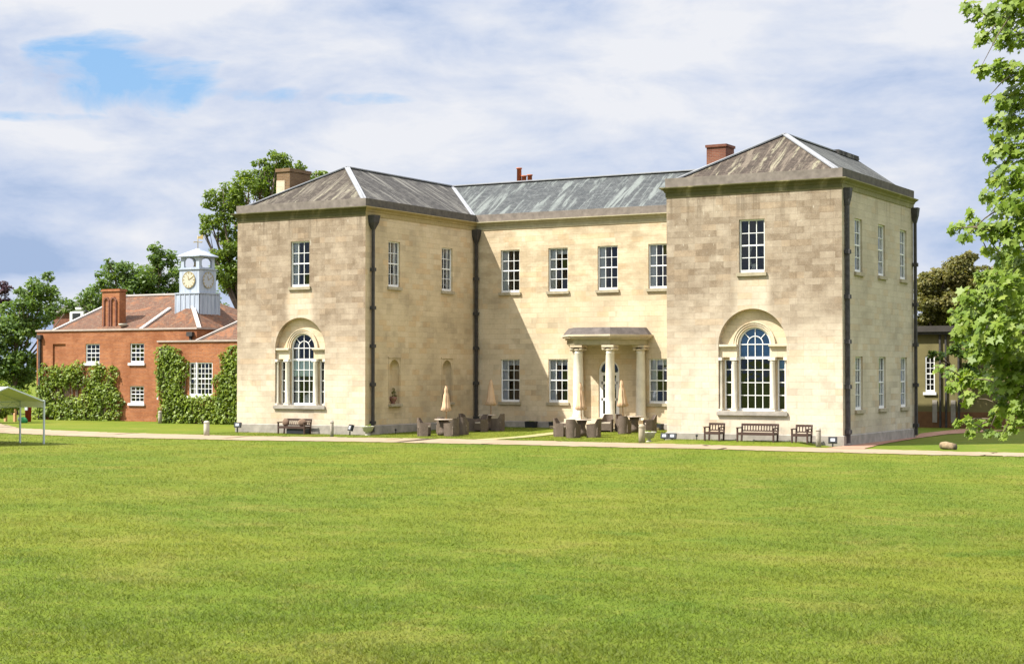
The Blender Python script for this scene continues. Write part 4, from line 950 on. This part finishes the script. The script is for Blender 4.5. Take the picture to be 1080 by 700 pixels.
# the near maple, its trunk just outside the frame
def maple():
    D0 = 23; b = P(1290, 391, D0+1.5); base = Vector((b.x, b.y, hz(b.x, b.y)))
    o = thing('maple_tree', base, 'large bright green maple hanging into the right edge of the view', 'tree')
    g = np.random.default_rng(5)
    tip = [(1024, 12, 12), (1048, 22, 18), (1070, 10, 22), (1036, 42, 10), (1060, 40, 15), (1078, 38, 18), (1034, 72, 8), (1052, 74, 12), (1072, 76, 15), (1042, 103, 5), (1056, 108, 10), (1072, 104, 15), (1076, 130, 18), (1056, 132, 14), (1044, 128, 5),
           (1054, 152, 12), (1072, 160, 18), (1046, 165, 8), (1050, 186, 11), (1068, 190, 18), (1042, 207, 9), (1060, 216, 17), (1078, 220, 18), (1022, 228, 5), (1028, 240, 10), (1048, 244, 16), (1070, 248, 20), (1004, 241, 6), (1012, 240, 4), (1018, 250, 7),
           (1042, 266, 8), (1060, 274, 14), (1076, 280, 16), (1038, 296, 12), (1060, 300, 20), (1020, 316, 13), (1042, 320, 19), (1068, 326, 22), (1008, 334, 9), (1024, 342, 17), (1050, 350, 23), (1076, 356, 22), (1014, 352, 10), (1030, 372, 14), (1056, 378, 19), (1078, 384, 20),
           (990, 388, 6), (1002, 392, 9), (1018, 400, 12), (1038, 402, 15), (1060, 406, 18), (1004, 408, 7), (1022, 420, 8), (1078, 412, 18), (1058, 428, 12), (1074, 436, 13), (1020, 446, 6), (1034, 448, 8), (1050, 442, 9), (1066, 452, 8), (1042, 456, 4), (1010, 446, 5), (1024, 456, 5), (1056, 460, 5)]
    for k in range(70):           # the rest of the crown, beyond the frame
        tip.append((g.uniform(1095, 1480), g.uniform(-260, 400), g.uniform(18, 34)))
    for k in range(14): tip.append((g.uniform(1030, 1100), g.uniform(-90, -15), g.uniform(14, 22)))
    m = MB(); top = base+Vector((0, 0, 5.5))
    m.tube([base-Vector((0, 0, .3)), base+Vector((0, 0, .5)), base+Vector((.05, 0, 2.6)), top, top+Vector((0, .2, 2.2))], [.36, .28, .24, .17, .05], 10); m.build('trunk', 'bark', o)
    ps, ns, ts = [], [], []; tw_ = MB()
    anchors = []
    for (u, v) in ((1180, 20), (1170, 120), (1165, 220), (1150, 310), (1150, 390), (1320, -60), (1380, 60), (1400, 220)):
        q = P(u, v, D0+g.uniform(-.8, 1.2)); anchors.append(q)
        z = base.z+1.6+(5.2-1.6)*np.clip((400-v)/500, 0, 1); s_ = Vector((base.x, base.y, z))
        l = MB(); l.tube([s_, s_.lerp(q, .5)+Vector((0, 0, .25)), q], [.10, .065, .03], 7); l.build('limb', 'bark', o)
    nodes = []
    for (u, v, r) in tip:
        c = P(u, v, D0+g.uniform(-1.0, 1.0)); rr = r/FPX*D0
        nodes.append((u, v, r, c))
        n = max(10, int((2300 if u < 1100 else 900)*rr*rr*rr+(1450 if u < 1100 else 700)*rr*rr)); d = g.normal(size=(n, 3)); d /= np.linalg.norm(d, axis=1, keepdims=True)
        p = np.array(c)+d*(rr*g.random((n, 1))**.45)*np.array([1, 1, 1.0]); ps.append(p)
        nn = np.array([-.45, -.75, .70])+d*.25+g.normal(size=(n, 3))*.45; ns.append(nn); ts.append(np.clip(g.normal(.55, .22, n), 0, 1))
    for (u, v, r, c) in nodes:      # each spray hangs from the next one inwards
        ins = [q for (u2, v2, r2, q) in nodes if u2 > u+14]+anchors
        an = min(ins, key=lambda a: (a-c).length); tw_.tube([an, an.lerp(c, .5)+Vector((0, 0, .04)), c], [.012, .009, .003], 4, False)
    tw_.build('twigs', 'bark', o)
    leafmesh('crown', np.concatenate(ps), np.concatenate(ns), .135, 'leaf_maple', o, 'maple', 3, np.concatenate(ts))
maple()

# climbing plants on the lodge
def climber(name, label, blobs, y, seed, per=560):
    g = np.random.default_rng(seed)
    tops = sorted(blobs, key=lambda b: -b[1])[:max(6, len(blobs)//4)]
    blobs = [(x, z, r*g.uniform(.8, 1.2)) for x, z, r in blobs]+[(x+g.normal(0, .35), z+g.uniform(.1, .5), g.uniform(.10, .24)) for x, z, r in tops for _ in range(2)]; cx_ = np.mean([b[0] for b in blobs]); o = thing(name, (cx_, y, .1), label, 'climbing plant', 'climbing plants on the lodge')
    ps, ns, ts = [], [], []; st = MB()
    for (x, z, r) in blobs:
        n = int(per*r*r); d = g.normal(size=(n, 3)); d /= np.linalg.norm(d, axis=1, keepdims=True); d[:, 1] = -np.abs(d[:, 1])
        lump = 1+.25*np.sin(d[:, 0]*6+x)*np.sin(d[:, 2]*6+z)
        p = np.array([x, y, z])+d*(r*lump*(1-.3*g.random(n)))[:, None]*np.array([1, .75, 1]); p[:, 1] = np.minimum(p[:, 1], y-.03); p[:, 2] = np.maximum(p[:, 2], .12)
        ps.append(p); ns.append(d*.8+np.array([-.2, -.5, .6])+g.normal(size=(n, 3))*.5); ts.append(np.clip(g.normal(.5, .2, n)+g.normal(0, .1), 0, 1))
        st.tube([(cx_+(x-cx_)*.6, y-.06, .1), (x, y-.06, z)], [.04, .015], 5)
    st.build('stem', 'bark', o); leafmesh('foliage', np.concatenate(ps), np.concatenate(ns), .17, 'leaf_ivy', o, 'quad', seed, np.concatenate(ts))
g = np.random.default_rng(9)
bl = []
for x in np.arange(-53.2, -46.6, .62):
    topz = 3.05+.30*math.sin(x*1.3)-.35*(x < -52.4)-(1.2 if x > -47.1 else 0)
    for z in np.arange(.4, topz, .6): bl.append((x+g.normal(0, .14), z+g.normal(0, .14), g.uniform(.38, .66)))
bl = [b for b in bl if not ((-50.9 < b[0] < -50.0) and 1.35 < b[1] < 2.2)]
climber('climbing_shrub', 'wide leafy climber over the ground floor of the brick lodge', bl, 9.98, 21)
bl = [(x+g.normal(0, .08), z, .46) for x in np.arange(-42.2, -40.7, .45) for z in np.arange(.4, 4.15-.5*abs(x+41.8), .5)]
bl += [(x, z, .42) for x in np.arange(-40.7, -37.9, .5) for z in np.arange(.4, 1.45, .45)]
climber('climbing_shrub', 'narrow leafy climber on the lower brick block, left of its large window', bl, LY-.02, 22)
bl = [(x+g.normal(0, .08), z, .46) for x in np.arange(-38.1, -34.6, .45) for z in np.arange(.4, min(4.3, 2.4+1.9*(x+38.3)), .5)]
climber('climbing_shrub', 'leafy climber between the large brick-block window and the stone wing', bl, LY-.02, 23)

# ---------------------------------------------------------------- garden furniture
CH0 = {}
def wicker_chair():
    o = thing('wicker_chair', (0, 0, 0), 'x', 'chair')
    m = MB(); n = 12; w, d, h = .29, .29, .86      # curved back and arms as one woven shell, open at -y
    out = []; 
    for i in range(n+1):
        a = math.pi*i/n; out.append((w*math.cos(a), .02+d*math.sin(a)))
    pts = [(w, -.28)]+out+[(-w, -.28)]
    hs = [.62]+[.62+(.25 if 2 < i < n-2 else (.14 if 1 < i < n-1 else .02)) for i in range(n+1)]+[.62]
    t_ = .045; k = len(pts)
    inn = [(x*(1-t_/w), (y-.02)*(1-t_/d)+.02 if y > 0 else y) for x, y in pts]
    fl = 1.06
    vs = [(x, y, 0) for x, y in pts]+[(x*fl, y*fl, z) for (x, y), z in zip(pts, hs)]+[(x*fl, y*fl, z) for (x, y), z in zip(inn, hs)]+[(x, y, 0) for x, y in inn]
    fs = []
    for i in range(k-1): fs += [(i, i+1, k+i+1, k+i)[::-1], (k+i, k+i+1, 2*k+i+1, 2*k+i)[::-1], (2*k+i, 2*k+i+1, 3*k+i+1, 3*k+i)[::-1]]
    fs += [(0, k, 2*k, 3*k), (k-1, 4*k-1, 3*k-1, 2*k-1)]
    m.add(vs, fs); lbuild(m, 'backrest', 'wicker', o)
    m = MB(); m.box(-.25, .25, -.27, .24, .08, .42); lbuild(m, 'seat', 'wicker', o)
    m = MB(); m.box(-.23, .23, -.26, .22, .421, .48); lbuild(m, 'cushion', plain('seat_cushion', (.42, .36, .28), .9, .1, 8), o)
    return o
def cafe_table(dark):
    o = thing('cafe_table', (0, 0, 0), 'x', 'table')
    m = MB(); m.lathe((0, 0, .70), [(.40, 0), (.42, .01), (.42, .035), (.40, .045)], 24); lbuild(m, 'tabletop', plain('tabletop_glass', (.40, .33, .27), .25, .1, 3), o)
    m = MB(); m.lathe((0, 0, 0), [(.26, .02), (.22, .2), (.16, .45), (.24, .69)], 16); lbuild(m, 'pedestal', 'wicker', o)
    return o
def parasol():
    o = thing('closed_parasol', (0, 0, 0), 'x', 'parasol')
    m = MB(); m.tube([(0, 0, 0), (0, 0, 2.32)], .022, 8); lbuild(m, 'pole', 'pole', o)
    m = MB(); m.lathe((0, 0, 0), [(.24, 0), (.24, .05), (.06, .09), (.035, .25)], 16); lbuild(m, 'base', 'black', o)
    m = MB(); n = 24; prof = [(.03, 2.42), (.045, 2.36), (.085, 2.2), (.075, 2.10), (.115, 1.95), (.14, 1.7), (.18, 1.4), (.235, 1.2), (.20, 1.18)]
    vs = []; 
    for r, z in prof: vs += [(r*(1+.22*math.cos(4*a*2))*math.cos(a), r*(1+.22*math.cos(4*a*2))*math.sin(a), z+.03*math.cos(8*a)*(z < 1.3)) for a in [k/n*2*math.pi for k in range(n)]]
    m.add(vs, [(i*n+k, (i+1)*n+k, (i+1)*n+(k+1) % n, i*n+(k+1) % n) for i in range(len(prof)-1) for k in range(n)]+[tuple(range(n))[::-1]], True); lbuild(m, 'canopy', 'parasol', o)
    return o
def put(proto, x, y, rz, label, group, sc_=1.0, tilt=(0, 0)):
    key = proto.name.split('.')[0]
    if key in CH0: o = copy_tree(proto)
    else: o = proto; CH0[key] = 1
    o.location = (x, y, hz(x, y)); o.rotation_euler = (tilt[0], tilt[1], rz); o.scale = (sc_,)*3
    o['label'] = label; o['group'] = group; return o
pc_, pt_, pp_ = wicker_chair(), cafe_table(0), parasol()
gc, gt, gp = 'wicker chairs around the garden tables', 'round garden tables', 'closed parasols on the lawn'
# (x, y, chair facing angle): the chair opens towards -y at 0
for x, y, r, l in [
    (-19.55, .35, 1.9, 'wicker chair on the left of the table nearest the left wing'),
    (-18.35, .85, -1.7, 'wicker chair on the right of the table nearest the left wing'),
    (-19.5, 1.9, 3.0, 'wicker chair behind the table nearest the left wing, half hidden by it'),
    (-18.6, 2.1, -2.7, 'rearmost wicker chair at the table nearest the left wing, on its right'),
    (-20.45, 5.35, 1.7, 'tan wicker chair at the far left of the shaded table by the corner pipe'),
    (-20.05, 5.0, 2.2, 'wicker chair turned beside the table by the corner pipe, second from the left'),
    (-19.15, 4.75, -.4, 'wicker chair seen from behind in front of the table by the corner pipe'),
    (-18.75, 5.6, -1.5, 'wicker chair at the right of the table by the corner pipe'),
    (-13.75, 2.45, 1.7, 'wicker chair left of the table in front of the porch'),
    (-12.75, 1.75, .1+math.pi, 'wicker chair seen from behind in front of the porch table'),
    (-12.05, 2.45, -1.4, 'wicker chair right of the table in front of the porch'),
    (-13.5, 6.6, .2, 'empty wicker chair standing alone at the foot of the porch steps'),
    (-12.05, 5.4, math.pi+.2, 'wicker chair seen from behind beside the right porch column'),
    (-11.35, 6.7, -.9, 'wicker chair under the last ground floor window by the right wing'),
    (-12.9, 6.9, 1.2, 'wicker chair at the back of the table beside the right porch column')]:
    put(pc_, x, y, r, l, gc, .93)
for x, y, l in [(-19.0, 1.15, 'low wicker table nearest the left wing'), (-19.55, 5.9, 'round table by the corner pipe in the shade'), (-12.95, 3.0, 'round table in front of the porch'), (-12.1, 6.6, 'round table beside the right porch column')]:
    put(pt_, x, y, 0, l, gt)
for x, y, s, tl, l in [(-19.05, 1.45, .93, (0, 0), 'closed parasol at the table nearest the left wing'), (-19.4, 6.0, 1.0, (0, 0), 'closed parasol by the corner pipe'), (-13.05, 3.2, .98, (0, -.03), 'closed parasol in front of the left porch column'), (-12.55, 6.4, 1.0, (0, -.04), 'closed parasol beside the right porch column')]:
    put(pp_, x, y, .3, l, gp, s, tl)

def bench(name, w, x, y, rz, label, cat, group=None, cushions=False):
    o = thing(name, (x, y, hz(x, y)), label, cat, group, rz)
    hw_, d = w/2, .52; sh = .36
    for sx in (-1, 1):
        m = MB(); m.box(sx*hw_-.03, sx*hw_+.03, -d/2-.0, -d/2+.06, 0, .52); lbuild(m, 'leg', 'wood', o)
        m = MB(); m.beam((sx*hw_, d/2-.06, 0), (sx*hw_, d/2+.04, .70), .06, .06); lbuild(m, 'leg', 'wood', o)
        m = MB(); m.box(sx*hw_-.035, sx*hw_+.035, -d/2-.03, d/2, .52, .56); m.box(sx*hw_-.02, sx*hw_+.02, -d/2+.06, d/2-.05, sh-.09, sh-.03); lbuild(m, 'armrest', 'wood', o)
    m = MB()
    for k in range(7): m.box(-hw_+.03, hw_-.03, -d/2+.01+k*.072, -d/2+.065+k*.072, sh-.03, sh)
    m.box(-hw_+.03, hw_-.03, -d/2+.0, -d/2+.035, sh-.10, sh-.031); lbuild(m, 'seat', 'wood', o)
    m = MB(); m.beam((-hw_, d/2+.03, .66), (hw_, d/2+.03, .66), .035, .09); m.beam((-hw_, d/2-.0, sh+.06), (hw_, d/2-.0, sh+.06), .03, .05)
    n = max(4, int(w/.11))
    for k in range(1, n): 
        xx = -hw_+w*k/n; m.beam((xx, d/2-.0, sh+.05), (xx, d/2+.03, .64), .045, .014, (0, 1, 0))
    lbuild(m, 'backrest', 'wood', o)
    if cushions:
        for sx, rr in ((.28, .22), (-.35, .18)):
            m = MB(); m.lathe((sx*w, .05, sh+.01), [(.10, 0), (rr, .06), (rr*1.05, .2), (rr*.7, .3), (.05, .34)], 12, 1, .5); lbuild(m, 'cushion', 'curtain_dark', o)
        m = MB(); m.box(-hw_*.4, hw_*.98, -.2, .22, .03, sh-.11); lbuild(m, 'storage_box', 'black', o)
    return o
bench('garden_bench', 1.50, -26.05, -.62, 0, 'dark wooden bench with cushions in front of the left wing', 'bench', 'dark wooden seats along the house', True)
bench('garden_armchair', .62, -5.05, -.75, 0, 'dark wooden armchair left of the bench before the right wing', 'armchair', 'dark wooden seats along the house')
bench('garden_bench', 1.50, -3.22, -.75, 0, 'slatted dark wooden bench in the middle before the right wing', 'bench', 'dark wooden seats along the house')
bench('garden_armchair', .62, -1.40, -.75, 0, 'dark wooden armchair right of the bench before the right wing', 'armchair', 'dark wooden seats along the house')

def post(x, y, h, r, mat, label, top='round'):
    o = thing('bollard', (x, y, hz(x, y)), label, 'bollard', 'short posts along the path')
    m = MB(); m.lathe((x, y, hz(x, y)-.05), [(r, 0), (r*1.02, h*.5), (r*.97, h*.9), (r*.8, h*.98), (r*.35, h)], 12); m.build('post_shaft', mat, o)
    MB().lathe((x, y, hz(x, y)+h*.78), [(r*1.05, 0), (r*1.05, .05)], 12).build('post_band', mat, o)
post(-27.98, -4.5, .72, .13, 'urn', 'pale round-topped stone bollard left of the left wing')
post(-22.6, -2.4, .78, .08, 'teak', 'slim brown wooden post before the left wing corner')
post(-8.02, -1.2, .80, .13, 'sill', 'weathered pale post with mossy top near the right wing corner')
post(-.62, -1.05, .78, .10, 'teak', 'grey timber post at the right end of the right wing')
post(-41.9, 7.9, .75, .11, 'teak', 'brown stump post at the foot of the brick block')
def urn(x, y, label):
    z = hz(x, y); o = thing('garden_urn', (x, y, z), label, 'urn', 'pale stone urns at the wing corners')
    m = MB(); m.lathe((x, y, z), [(.13, 0), (.13, .04), (.06, .08), (.06, .13), (.20, .20), (.25, .34), (.30, .40), (.30, .43), (.24, .42), (.2, .38)], 20); m.build('bowl', 'urn', o)
    g = np.random.default_rng(int(abs(x)*10)); n = 60; p = np.array([x, y, z+.41])+g.normal(size=(n, 3))*np.array([.08, .08, .03]); leafmesh('plant', p, g.normal(size=(n, 3))+[0, 0, 1], .07, 'leaf_ivy', o, 'quad', 3)
urn(-22.1, -.35, 'shallow pale stone urn at the left wing corner'); urn(-8.0, -.55, 'shallow pale stone urn at the left corner of the right wing')
def flood(x, y, zb, rz, label, s=1.0, double=False):
    z = hz(x, y); o = thing('floodlight', (x, y, z), label, 'floodlight', 'black floodlights at the foot of the walls', rz)
    for k in ((-.17, .17) if double else (0,)):
        m = MB(); m.beam((k, 0, 0), (k, 0, zb), .05); lbuild(m, 'stand', 'black', o)
        m = MB(); a = .3
        vs = [(k+sx*.17*s, sy*.06, zb+.02+sz*.24*s) for sz in (0, 1) for sy in (-1, 1) for sx in (-1, 1)]
        vs = [(x_, y_*math.cos(a)-(z_-zb)*math.sin(a)*-1, zb+(z_-zb)*math.cos(a)+y_*math.sin(a)*-1) for x_, y_, z_ in vs]
        m.add(vs, [(0, 2, 3, 1), (4, 5, 7, 6), (0, 1, 5, 4), (2, 6, 7, 3), (0, 4, 6, 2), (1, 3, 7, 5)]); hd = lbuild(m, 'lamp_head', 'black', o)
        m = MB(); f = [vs[i] for i in (0, 1, 5, 4)]; c_ = [sum(q[i] for q in f)/4 for i in range(3)]
        m.add([(c_[0]+(q[0]-c_[0])*.5, c_[1]+(q[1]-c_[1])*.5-.006, c_[2]+(q[2]-c_[2])*.5) for q in f], [(0, 1, 2, 3)]); lbuild(m, 'lens', 'lens', hd)
flood(-29.55, -.45, .22, .2, 'black floodlight at the outer corner of the left wing'); flood(-22.95, -.55, .18, -.6, 'black floodlight beside the urn at the left wing', 1.2)
flood(-.22, -.55, .12, .3, 'black floodlight at the pipe end of the right wing'); flood(-7.05, -.75, .03, .1, 'pair of dark floodlights with pale lenses beside the right urn', .9, True)
def spike(x, y, label):
    z = hz(x, y); o = thing('garden_light', (x, y, z), label, 'garden light', 'small black spike lights'); MB().lathe((x, y, z), [(.018, 0), (.018, .14), (.045, .15), (.045, .22), (.02, .24)], 10).build('lamp_head', 'black', o)
spike(-5.85, -.65, 'tiny black spike light left of the first armchair'); spike(-21.9, 1.6, 'tiny black spike light at the foot of the shaded wall')
def planter(x, y, w, label):
    z = hz(x, y); o = thing('planter_box', (x, y, z), label, 'planter', 'black planter boxes by the porch wall')
    m = MB(); m.add([(x-w*.45, y-.13, z), (x+w*.45, y-.13, z), (x+w*.45, y+.13, z), (x-w*.45, y+.13, z), (x-w*.5, y-.16, z+.30), (x+w*.5, y-.16, z+.30), (x+w*.5, y+.16, z+.30), (x-w*.5, y+.16, z+.30)], [(3, 2, 1, 0), (0, 1, 5, 4), (1, 2, 6, 5), (2, 3, 7, 6), (3, 0, 4, 7)]); m.build('box', 'black', o)
    MB().box(x-w*.46, x+w*.46, y-.13, y+.13, z+.22, z+.27).build('soil', 'bark', o)
    g = np.random.default_rng(int(abs(x)*10)); n = 50; p = np.array([x, y, z+.30])+g.normal(size=(n, 3))*np.array([w*.2, .05, .02]); leafmesh('plant', p, g.normal(size=(n, 3))+[0, 0, 1], .06, 'leaf_ivy', o, 'quad', 3)
planter(-19.05, 9.3, .58, 'black planter under the first ground floor window'); planter(-17.7, 9.3, .58, 'black planter under the second ground floor window'); planter(-12.2, 9.3, .55, 'black planter under the window right of the porch')
MB_ = None
# carved vases in the two niches
for y, l in ((2.38, 'stone vase with trailing stems in the nearer wall niche'), (6.99, 'stone vase with trailing stems in the niche close to the inner corner')):
    o = thing('niche_vase', (XCn-.08, y, 1.45), l, 'vase', 'vases in the wall niches')
    m = MB(); m.lathe((XCn-.08, y, 1.45), [(.12, 0), (.07, .06), (.15, .16), (.20, .28), (.16, .34)], 14); m.build('bowl', plain('red_vase', (.20, .10, .07), .9, .3, 6), o)
    g = np.random.default_rng(int(y*7)); n = 130; t = g.random(n); p = np.array([XCn-.04, y, 1.75])+np.stack([g.normal(0, .05, n), (g.random(n)-.5)*.5*(1-t), t*.55-.12], 1)
    leafmesh('plant', p, g.normal(size=(n, 3))+[.5, 0, .5], .09, 'leaf_mag', o, 'quad', 3)
# white rocking ornament behind the upper right window
o = thing('table_lamp', (-3.85, .62, 6.9), 'white ornament with tall stem behind the upper window of the right wing', 'ornament')
m = MB(); m.lathe((-3.85, .62, 6.9), [(.18, 0), (.20, .1), (.10, .28), (.16, .34), (.05, .42)], 14); m.build('bowl', 'white', o)
m = MB(); m.tube([(-4.0, .62, 7.2), (-4.08, .62, 7.6), (-3.98, .62, 8.0)], [.05, .03, .05], 8); m.build('stem', 'white', o)
# short log on the grass
o = thing('log', (4.25, -.45, .1), 'short cut log lying on the grass by the right path', 'log')
m = MB(); a, b = Vector((3.92, -.35, .22)), Vector((4.50, -.62, .18)); m.tube([a, a.lerp(b, .3)+Vector((0, 0, .02)), a.lerp(b, .7), b], [.13, .15, .145, .13], 14); m.build('trunk_piece', 'log', o)
d = (b-a).normalized(); m = MB(); m.tube([b-d*.01, b+d*.008], .118, 14); m.build('cut_end', 'bark', o)
# things by the tent
o = thing('garden_bin', (-50.3, 6.2, .08), 'dark red upright bin with pale lid seen through the tent', 'bin')
m = MB(); x, y = -50.3, 6.2; m.lathe((x, y, .06), [(.22, 0), (.26, .9), (.27, .92)], 4); m.build('bin_body', 'red', o); MB().lathe((x, y, .98), [(.28, 0), (.26, .06), (.1, .12)], 4).build('lid', 'red', o)
MB().box(x+.05, x+.25, y-.32, y-.26, .75, 1.0).build('label_plate', 'lens', o)
o = thing('garden_sack', (-49.0, 4.6, .08), 'small green sack with white top on the grass beside the path', 'sack')
m = MB(); x, y = -49.0, 4.6; m.lathe((x, y, .06), [(.18, 0), (.27, .08), (.26, .2), (.16, .32), (.06, .36)], 12, 1, .8); m.build('sack_body', 'greenbag', o); MB().lathe((x-.18, y-.08, .2), [(.10, 0), (.13, .12), (.05, .24)], 10).build('sack_top', 'lens', o)
for k, (dx, l) in enumerate(((0, 'tan timber post behind the tent, left of the pair'), (.75, 'tan timber post behind the tent, right of the pair'))):
    x, y = -51.9+dx, 6.0; o = thing('timber_post', (x, y, .08), l, 'post', 'tan timber posts behind the tent'); MB().box(x-.07, x+.07, y-.07, y+.07, .06, 1.7).build('post_shaft', plain('tan_wood', (.45, .26, .12), .8, .2, 6), o); MB().box(x-.1, x+.1, y-.1, y+.1, 1.7, 1.76).build('post_cap', 'pole', o)

# open party tent
def tent():
    z0 = hz(-26, -16)
    fr = Vector((-25.18, -17.0, 0)); a = -RT*1.1+Vector((FW.x, FW.y, 0))*.7; gdir = -RT*1.55-Vector((FW.x, FW.y, 0))*3.8
    legs_ = [fr+a*k+gdir*e for k in range(4) for e in (0, 1)]; a3 = a*3
    cs = [fr, fr+a3, fr+a3+gdir, fr+gdir]; zb = [hz(c.x, c.y) for c in cs]
    o = thing('party_tent', (fr.x, fr.y, zb[0]), 'open cream party tent on thin metal legs at the left edge of the lawn', 'tent')
    ze_, zr_ = 1.86, 2.42
    for c in legs_:
        z = hz(c.x, c.y); m = MB(); m.beam((c.x, c.y, z-.03), (c.x, c.y, ze_+.05), .055); m.build('leg', 'tentleg', o)
    V = lambda c, z: Vector((c.x, c.y, z))
    r0, r1 = fr+gdir*.5, fr+a3+gdir*.5
    ov = gdir.normalized()*.08
    m = MB(); m.add([V(cs[0]-ov, ze_), V(cs[1]-ov, ze_), V(r1, zr_), V(r0, zr_), V(cs[3]+ov, ze_), V(cs[2]+ov, ze_)], [(0, 1, 2, 3), (3, 2, 5, 4)])
    mm = m.build('canopy', 'tent', o); s = mm.modifiers.new('thick', 'SOLIDIFY'); s.thickness = .02
    m = MB()
    for p, q in ((cs[0], cs[1]), (cs[3], cs[2])): m.beam(V(p, ze_-.12), V(q, ze_-.12), .012, .22)
    m.build('valance', 'tent', o)
    m = MB()
    for k in range(4):
        e0, e1 = fr+a*k, fr+a*k+gdir; rr = (e0+e1)/2
        m.beam(V(e0, ze_), V(rr, zr_-.01), .05); m.beam(V(rr, zr_-.01), V(e1, ze_), .05)
        if k in (1, 3):
            m.beam(V(e0, ze_-.02), V(e1, ze_-.02), .04); m.beam(V(e0, ze_-.22), V(e1, ze_-.22), .04); n = 10
            for q in range(n): m.beam(V(e0.lerp(e1, q/n), ze_-.02 if q % 2 else ze_-.22), V(e0.lerp(e1, (q+1)/n), ze_-.22 if q % 2 else ze_-.02), .02)
    m.build('frame', 'tentleg', o)
tent()

# ---------------------------------------------------------------- lawn blades
def blades():
    g = np.random.default_rng(42); P_, S_ = [], []
    n = 560000; t = 9.0*(80/9.0)**g.random(n)
    u = g.uniform(-.345, .345, n)*t
    x = CAM.x+FW.x/math.cos(PIT)*t+RT.x*u; y = CAM.y+FW.y/math.cos(PIT)*t+RT.y*u
    P_.append(np.stack([x, y], 1)); S_.append(.024*(t/12)**.35*(1+.6*np.exp(-(t-9)/3.5)))
    xy = np.concatenate(P_); s = np.concatenate(S_)
    up_ = resample(UPP, 400); lo_ = resample(LOW, 400)
    yl = np.interp(xy[:, 0], lo_[:, 0], lo_[:, 1]); k = xy[:, 1] < yl+.10; xy = xy[k]; s = s[k]
    # strips of grass between the path and the house
    n = 60000; q = np.stack([g.uniform(-30, -1.5, n), g.uniform(-4, 9, n)], 1)
    yu = np.interp(q[:, 0], up_[:, 0], up_[:, 1]); k = (q[:, 1] > yu-.08) & ~((q[:, 1] > -.08) & ((q[:, 0] < -22.4) | (q[:, 0] > -7.5))) & ~((q[:, 0] > -15.6) & (q[:, 0] < -14.6)) & ~((q[:, 1] > 6.9) & (np.abs(q[:, 0]-DOORX) < 3.2))
    xy = np.concatenate([xy, q[k]]); s = np.concatenate([s, np.full(k.sum(), .045)])
    n = len(xy); z = H(xy[:, 0], xy[:, 1])
    clump = .65+.7*np.clip(.5+.5*np.sin(xy[:, 0]*2.1+np.sin(xy[:, 1]*1.7)*2)*np.sin(xy[:, 1]*2.6+1), 0, 1)
    h = s*g.uniform(.5, 1.3, n)*clump; a = g.uniform(0, 2*math.pi, n); w = s*.17
    b = np.stack([xy[:, 0], xy[:, 1], z-.004], 1); side = np.stack([np.cos(a), np.sin(a), np.zeros(n)], 1)*w[:, None]
    ln = g.normal(size=(n, 2))*h[:, None]*1.0; tip = b+np.stack([ln[:, 0], ln[:, 1], h], 1)
    co = np.stack([b-side, b+side, tip], 1).reshape(-1, 3)
    me = bpy.data.meshes.new('grass_blades'); me.vertices.add(n*3); me.loops.add(n*3); me.polygons.add(n)
    me.vertices.foreach_set('co', co.ravel()); me.loops.foreach_set('vertex_index', np.arange(n*3))
    me.polygons.foreach_set('loop_start', np.arange(n)*3); me.polygons.foreach_set('loop_total', np.full(n, 3)); me.update(calc_edges=True)
    at = me.attributes.new('tint', 'FLOAT', 'FACE'); at.data.foreach_set('value', np.clip(g.normal(.5, .22, n), 0, 1))
    me.materials.append(M['blades']); o = bpy.data.objects.new('grass_blades', me); C.objects.link(o)
    prop(o, 'short mown grass of the wide green lawn', 'grass', kind='stuff')
blades()
